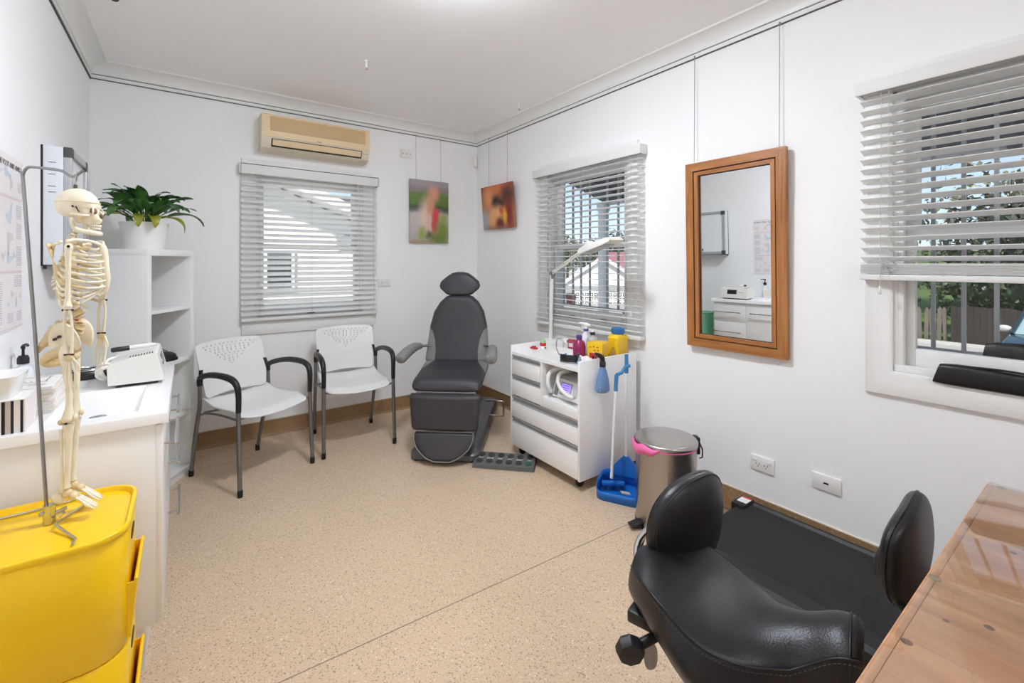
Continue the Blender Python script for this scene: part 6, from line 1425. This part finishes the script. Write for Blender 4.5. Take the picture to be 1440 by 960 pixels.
def tree(label, base, h, rad, n, size, mat, seed, group='trees beyond the houses'):
    rnd = random.Random(seed); t = thing('garden_tree', label, 'tree', base, 0, group); b = Vector(base)
    MB().tube([b, b+Vector((rnd.uniform(-.2, .2), rnd.uniform(-.2, .2), h*.45)), b+Vector((rnd.uniform(-.4, .4), rnd.uniform(-.4, .4), h*.85))], [h*.03, h*.022, h*.008], 8, smooth=4).build('trunk', BARK, t, world=True)
    mb = MB()
    for k in range(14):
        a = rnd.random()*6.28; z0 = h*rnd.uniform(.3, .7); s0 = b+Vector((0, 0, z0)); e_ = s0+Vector((math.cos(a)*rad[0]*.85, math.sin(a)*rad[1]*.85, h*rnd.uniform(.1, .3)))
        mb.tube([s0, s0.lerp(e_, .5)+Vector((0, 0, h*.05)), e_], [h*.012, h*.007, h*.003], 6, smooth=3)
    mb.build('branches', BARK, t, world=True)
    mb = MB(); foliage(mb, b+Vector((0, 0, h-rad[2])), rad, n, size, seed, .2); mb.build('crown', mat, t, world=True, ang=180)
tree('leafy green tree rising behind the hedge across the road', (25.5, 2.6, -.9), 5.2, (2.4, 2.3, 2.4), 1800, .16, LFB, 1, 'trees behind the hedge')
tree('olive sparse tree behind the hedge, above the parked car', (27, -3.0, -.8), 6.0, (2.8, 3.0, 3.0), 1500, .15, LFC, 2, 'trees behind the hedge')
tree('thin-twigged olive tree further behind the hedge', (34, 3.5, -.3), 7.0, (4, 5, 3.4), 1800, .2, LFC, 3, 'trees behind the hedge')
tree('dark shrubby tree at the left end of the picket fence', (24.3, 6.4, -.9), 3.2, (1.3, 1.3, 1.7), 1400, .13, LFB, 8, 'trees behind the hedge')
# parked car, front towards the house
t = thing('parked_car', 'dark teal parked car with a roof rail at the right edge of the window', 'car', (16.05, .72, GZ))
CARP = M('car_paint_teal', (30, 62, 68), .2, metal=.3, coat=.6); CG = M('car_glass', (150, 176, 180), .06, spec=.8)
X = lambda x: 13.85+x
low = [(0.05, .30), (.0, .55), (.08, .78), (.35, .90), (1.25, 1.0), (4.3, 1.02), (4.45, .8), (4.45, .35), (4.3, .25), (.3, .24)]
mb = MB(); rows = []
for s_, k in ((-1, .0), (-1, .04), (1, .04), (1, .0)):
    cxm, czm = 2.2, .6; rows.append([Vector((X(cxm+(a-cxm)*(1 if k else .985)), .72+s_*(.90 if k else .93), GZ+czm+(b-czm)*(1 if k else .95))) for a, b in low])
rows = [rows[0]] + [[Vector((p.x, .72-.90, p.z)) for p in rows[1]], [Vector((p.x, .72+.90, p.z)) for p in rows[1]]] + [rows[3]]
mb.ring(rows, True, True, True); mb.build('body', CARP, t, world=True, ang=30)
cab = [(1.2, 1.0), (1.95, 1.54), (2.4, 1.60), (3.6, 1.58), (4.25, 1.02)]
mb = MB(); mb.ring([[Vector((X(a), .72+s_*(.86-.20*(b-1.0)/.6), GZ+b)) for a, b in cab] for s_ in (-1, 1)], True, True, True); mb.build('cabin_glass', CG, t, world=True, ang=20)
mb = MB(); mb.b6(X(2.0), X(3.6), .72-.66, .72+.66, GZ+1.575, GZ+1.615, .03); mb.build('roof_panel', CARP, t, world=True)
for s_ in (-1, 1):
    MB().tube([(X(1.18), .72+s_*.865, GZ+1.0), (X(1.95), .72+s_*.70, GZ+1.55), (X(2.5), .72+s_*.675, GZ+1.61), (X(3.6), .72+s_*.675, GZ+1.59), (X(4.25), .72+s_*.85, GZ+1.03)], .035, 8, smooth=4).build('pillar_frame', CARP, t, world=True)
    MB().tube([(X(2.0), .72+s_*.62, GZ+1.60), (X(2.2), .72+s_*.62, GZ+1.68), (X(3.4), .72+s_*.62, GZ+1.68), (X(3.6), .72+s_*.62, GZ+1.60)], .018, 8, smooth=4).build('roof_rail', ALU, t, world=True)
    MB().ell((X(1.45), .72+s_*1.02, GZ+1.08), (.06, .13, .08), nu=14, nv=10).cyl((X(1.45), .72+s_*.86, GZ+1.03), (X(1.45), .72+s_*.96, GZ+1.06), .025, n=8).build('wing_mirror', LGREY, t, world=True)
    MB().ell((X(.14), .72+s_*.68, GZ+.74), (.12, .18, .08), nu=14, nv=10).build('headlight', CHROME, t, world=True)
    for xx in (.85, 3.6):
        w_ = MB().lathe([(.20, -.11), (.32, -.10), (.335, -.05), (.335, .05), (.32, .10), (.20, .11)], n=28, mt=Matrix.Translation((X(xx), .72+s_*.82, GZ+.335)) @ Euler((PI/2, 0, 0)).to_matrix().to_4x4()).build('wheel', BLACKR, t, world=True)
        MB().lathe([(.20, -.115), (.20, .115), (.05, .12)], n=20, mt=Matrix.Translation((X(xx), .72+s_*.82, GZ+.335)) @ Euler((PI/2, 0, 0)).to_matrix().to_4x4()).build('hub_cap', ALU, w_, world=True)
MB().b6(X(-.01), X(.04), .27, 1.17, GZ+.5, GZ+.64, .01).build('front_grille', BLACK, t, world=True)

# white house with a red roof down the street, seen through the window behind the cart
WB = M('white_weatherboard', (236, 236, 232), .7); REDR = M('red_tile_roof', (150, 104, 108), .75, noise=(1.5, .15)); FAS = M('white_fascia', (244, 244, 242), .5); AWN = M('grey_awning', (150, 152, 152), .6)
hz = thing('gable_house', 'white gabled house with a red roof seen through the window behind the cart', 'house', (*at(848, 430, d=34).xy, GZ-.4), R(-46))
k = 34/632.4; zb_ = -.0
def hp_(px, py, dy=0, D=34): return Vector(((px-848)*D/FPX*1.03, dy, CAMH-(py-HOR)*D/FPX-(GZ-.4)))
L_, A__, R_ = hp_(794, 398), hp_(848, 362), hp_(902, 398)
mb = MB(); mb.hexa([(L_.x, 0, 0), (R_.x, 0, 0), (R_.x, 9, 0), (L_.x, 9, 0), (L_.x, 0, L_.z), (R_.x, 0, L_.z), (R_.x, 9, L_.z), (L_.x, 9, L_.z)])
mb.prism([(L_.x, L_.z), (R_.x, L_.z), (0, A__.z)], .2, Matrix(((1, 0, 0, 0), (0, 0, 1, 0), (0, 1, 0, 0), (0, 0, 0, 1)))); mb.build('wall', WB, hz)
mb = MB()
for s_, E_ in ((-1, L_), (1, R_)): mb.hexa([(0, -.3, A__.z+.02), (E_.x*1.12, -.3, lerp(A__.z, L_.z, 1.12)+.02), (E_.x*1.12, 9, lerp(A__.z, L_.z, 1.12)+.02), (0, 9, A__.z+.02), (0, -.3, A__.z+.14), (E_.x*1.12, -.3, lerp(A__.z, L_.z, 1.12)+.14), (E_.x*1.12, 9, lerp(A__.z, L_.z, 1.12)+.14), (0, 9, A__.z+.14)])
rf = mb.build('roof', REDR, hz)
for s_, E_ in ((-1, L_), (1, R_)): MB().hexa([(0, -.36, A__.z-.12), (E_.x*1.12, -.36, lerp(A__.z, L_.z, 1.12)-.12), (E_.x*1.12, -.3, lerp(A__.z, L_.z, 1.12)-.12), (0, -.3, A__.z-.12), (0, -.36, A__.z+.16), (E_.x*1.12, -.36, lerp(A__.z, L_.z, 1.12)+.16), (E_.x*1.12, -.3, lerp(A__.z, L_.z, 1.12)+.16), (0, -.3, A__.z+.16)]).build('barge_board', FAS, rf)
a0, a1 = hp_(795, 402), hp_(846, 411); MB().b6(a0.x, a1.x+3, -1.2, -.02, a1.z, a0.z).build('verandah_awning', AWN, hz)
m0, m1 = hp_(858, 352), hp_(915, 392)
mb = MB(); mb.hexa([(m0.x-2.2, 4, m1.z), (m1.x+4, 4, m1.z), (m1.x+4, 9, m0.z), (m0.x-.5, 9, m0.z), (m0.x-2.2, 4.1, m1.z+.1), (m1.x+4, 4.1, m1.z+.1), (m1.x+4, 9.1, m0.z+.1), (m0.x-.5, 9.1, m0.z+.1)]); mb.build('side_roof', REDR, hz)
MB().b6(hp_(860, 1).x, hp_(884, 1).x, -.06, 0, hp_(0, 432).z, hp_(0, 414).z).build('salmon_panel', M('salmon_wall', (214, 176, 156), .7), hz)
bw = thing('breeze_block_wall', 'white pierced breeze-block garden wall in front of the gabled house', 'garden wall', (*at(838, 433, d=29).xy, GZ-.45), R(-46))
sc_ = 29/FPX; ht = (CAMH-(411-HOR)*sc_)-(GZ-.45); x0_ = (809-838)*sc_; x1_ = (900-838)*sc_
mb = MB(); nxx = 14; cw_ = (x1_-x0_)/nxx; nz = 4; chh = ht/nz
for i in range(nxx+1): mb.b6(x0_+i*cw_-.035, x0_+i*cw_+.035, 0, .12, 0, ht)
for j in range(nz+1): mb.b6(x0_, x1_, 0, .12, j*chh-.03, j*chh+.03)
for i in range(nxx):
    for j in range(nz): mb.box((x0_+(i+.5)*cw_, .06, (j+.5)*chh), (.09, .12, .09), rot=(0, R(45), 0))
mb.build('pierced_blocks', FAS, bw); MB().b6(x0_, x1_, .0, .14, ht, ht+.06).build('coping', FAS, bw)
wbz = at(803, 431, d=28.6); t = thing('wheelie_bin', 'dark red wheelie bin standing left of the breeze-block wall', 'bin', (wbz.x, wbz.y, wbz.z), R(-46))
DR = M('dark_red_bin', (72, 30, 32), .5); MB().hexa([(-.26, -.26, .05), (.26, -.26, .05), (.26, .26, .05), (-.26, .26, .05), (-.31, -.32, .72), (.31, -.32, .72), (.31, .32, .72), (-.31, .32, .72)]).build('bin_tub', DR, t)
mb = MB(); mb.ring([[(x, y, z) for x, z in ((-.33, .72), (.33, .72), (.33, .76), (.18, .83), (-.18, .83), (-.33, .76))] for y in (-.34, .36)], True, True, True); mb.build('bin_lid', DR, t)
for s_ in (-1, 1): MB().lathe([(.06, -.03), (.09, -.02), (.09, .02), (.06, .03)], n=16, mt=Matrix.Translation((s_*.29, .24, .09)) @ Euler((0, PI/2, 0)).to_matrix().to_4x4()).build('wheel', BLACKR, t)
q = wmat(t); 
for i, (px, py, D, h, r_) in enumerate(((798, 333, 60, 5.6, 2.2), (822, 340, 64, 5.0, 2.6), (842, 336, 70, 5.6, 2.4), (866, 326, 58, 6.0, 2.3), (884, 324, 66, 6.6, 2.6))):
    p = at(px, py, d=D); tree(('grey-green tree at the left behind the gabled house', 'low bushy tree left of the house apex', 'pale tree straight behind the house apex', 'tall tree right of the house apex above the red roof', 'tall dark tree at the right window edge behind the red roof')[i], (p.x, p.y, p.z-h), h+.3, (r_, r_, h*.45), 900, .22, LFB if i % 2 else LFC, 50+i)

# neighbour's house outside the closed blind
t = thing('neighbour_house', 'white weatherboard gable of the neighbouring house outside the closed blind', 'house', (1, 7, GZ))
P0, P1 = at(400, 268, y=7.0), at(498, 313, y=7.0); sl_ = (P1.z-P0.z)/(P1.x-P0.x); zx = lambda x: P0.z+(x-P0.x)*sl_
xa = -1.0; xe = 3.6
mb = MB(); mb.prism([(-5.6, GZ), (xe, GZ), (xe, zx(xe)), (xa, zx(xa)), (-5.6, zx(xa)+(xa+5.6)*sl_)], .2, Matrix.Translation((0, 7.2, 0)) @ Euler((PI/2, 0, 0)).to_matrix().to_4x4()); wl_ = mb.build('wall', WB, t, world=True)
for k in range(26):
    z = GZ+.1+k*.16
    if z < 3.2: MB().b6(-5.5, min(xe, P0.x+(z-P0.z)/sl_ if z > zx(xe) else xe), 6.985, 7.0, z, z+.012).build('weatherboard_lap', WB, wl_, world=True)
mb = MB(); mb.hexa([(xa, 6.6, zx(xa)+.02), (xe+.4, 6.6, zx(xe+.4)+.02), (xe+.4, 7.2, zx(xe+.4)+.02), (xa, 7.2, zx(xa)+.02), (xa, 6.6, zx(xa)+.16), (xe+.4, 6.6, zx(xe+.4)+.16), (xe+.4, 7.2, zx(xe+.4)+.16), (xa, 7.2, zx(xa)+.16)]); mb.build('barge_board', FAS, t, world=True)
tz = at(470, 283, y=10.5).z; mb = MB(); mb.hexa([(xa+.8, 7.25, zx(xe)-.2), (4.0, 7.25, zx(xe)-.2), (4.0, 10.5, tz), (xa+1.4, 10.5, tz), (xa+.8, 7.25, zx(xe)-.1), (4.0, 7.25, zx(xe)-.1), (4.0, 10.5, tz+.1), (xa+1.4, 10.5, tz+.1)]); mb.build('rear_roof', M('dark_grey_tiles', (92, 94, 98), .8, noise=(4, .3)), t, world=True)
w0, w1 = at(375, 354, y=6.98), at(408, 403, y=6.98)
wd = MB().b6(w0.x-.05, w1.x+.05, 6.93, 7.0, w1.z-.05, w0.z+.05).build('window', FAS, t, world=True); MB().b6(w0.x, w1.x, 6.915, 6.93, w1.z, w0.z).build('pane', M('dark_window', (52, 62, 66), .15), wd, world=True)
for k in range(6):
    z = lerp(w1.z, w0.z, (k+.5)/6); MB().b6(w0.x, w1.x, 6.90, 6.915, z-.01, z+.01).build('louvre', M('louvre_grey', (120, 130, 132), .4), wd, world=True)
w0, w1 = at(474, 329, y=6.96), at(500, 347, y=6.96); MB().b6(w0.x, w1.x, 6.92, 7.0, w1.z, w0.z).build('vent_panel', M('vent_panel_grey', (160, 166, 168), .6), t, world=True)
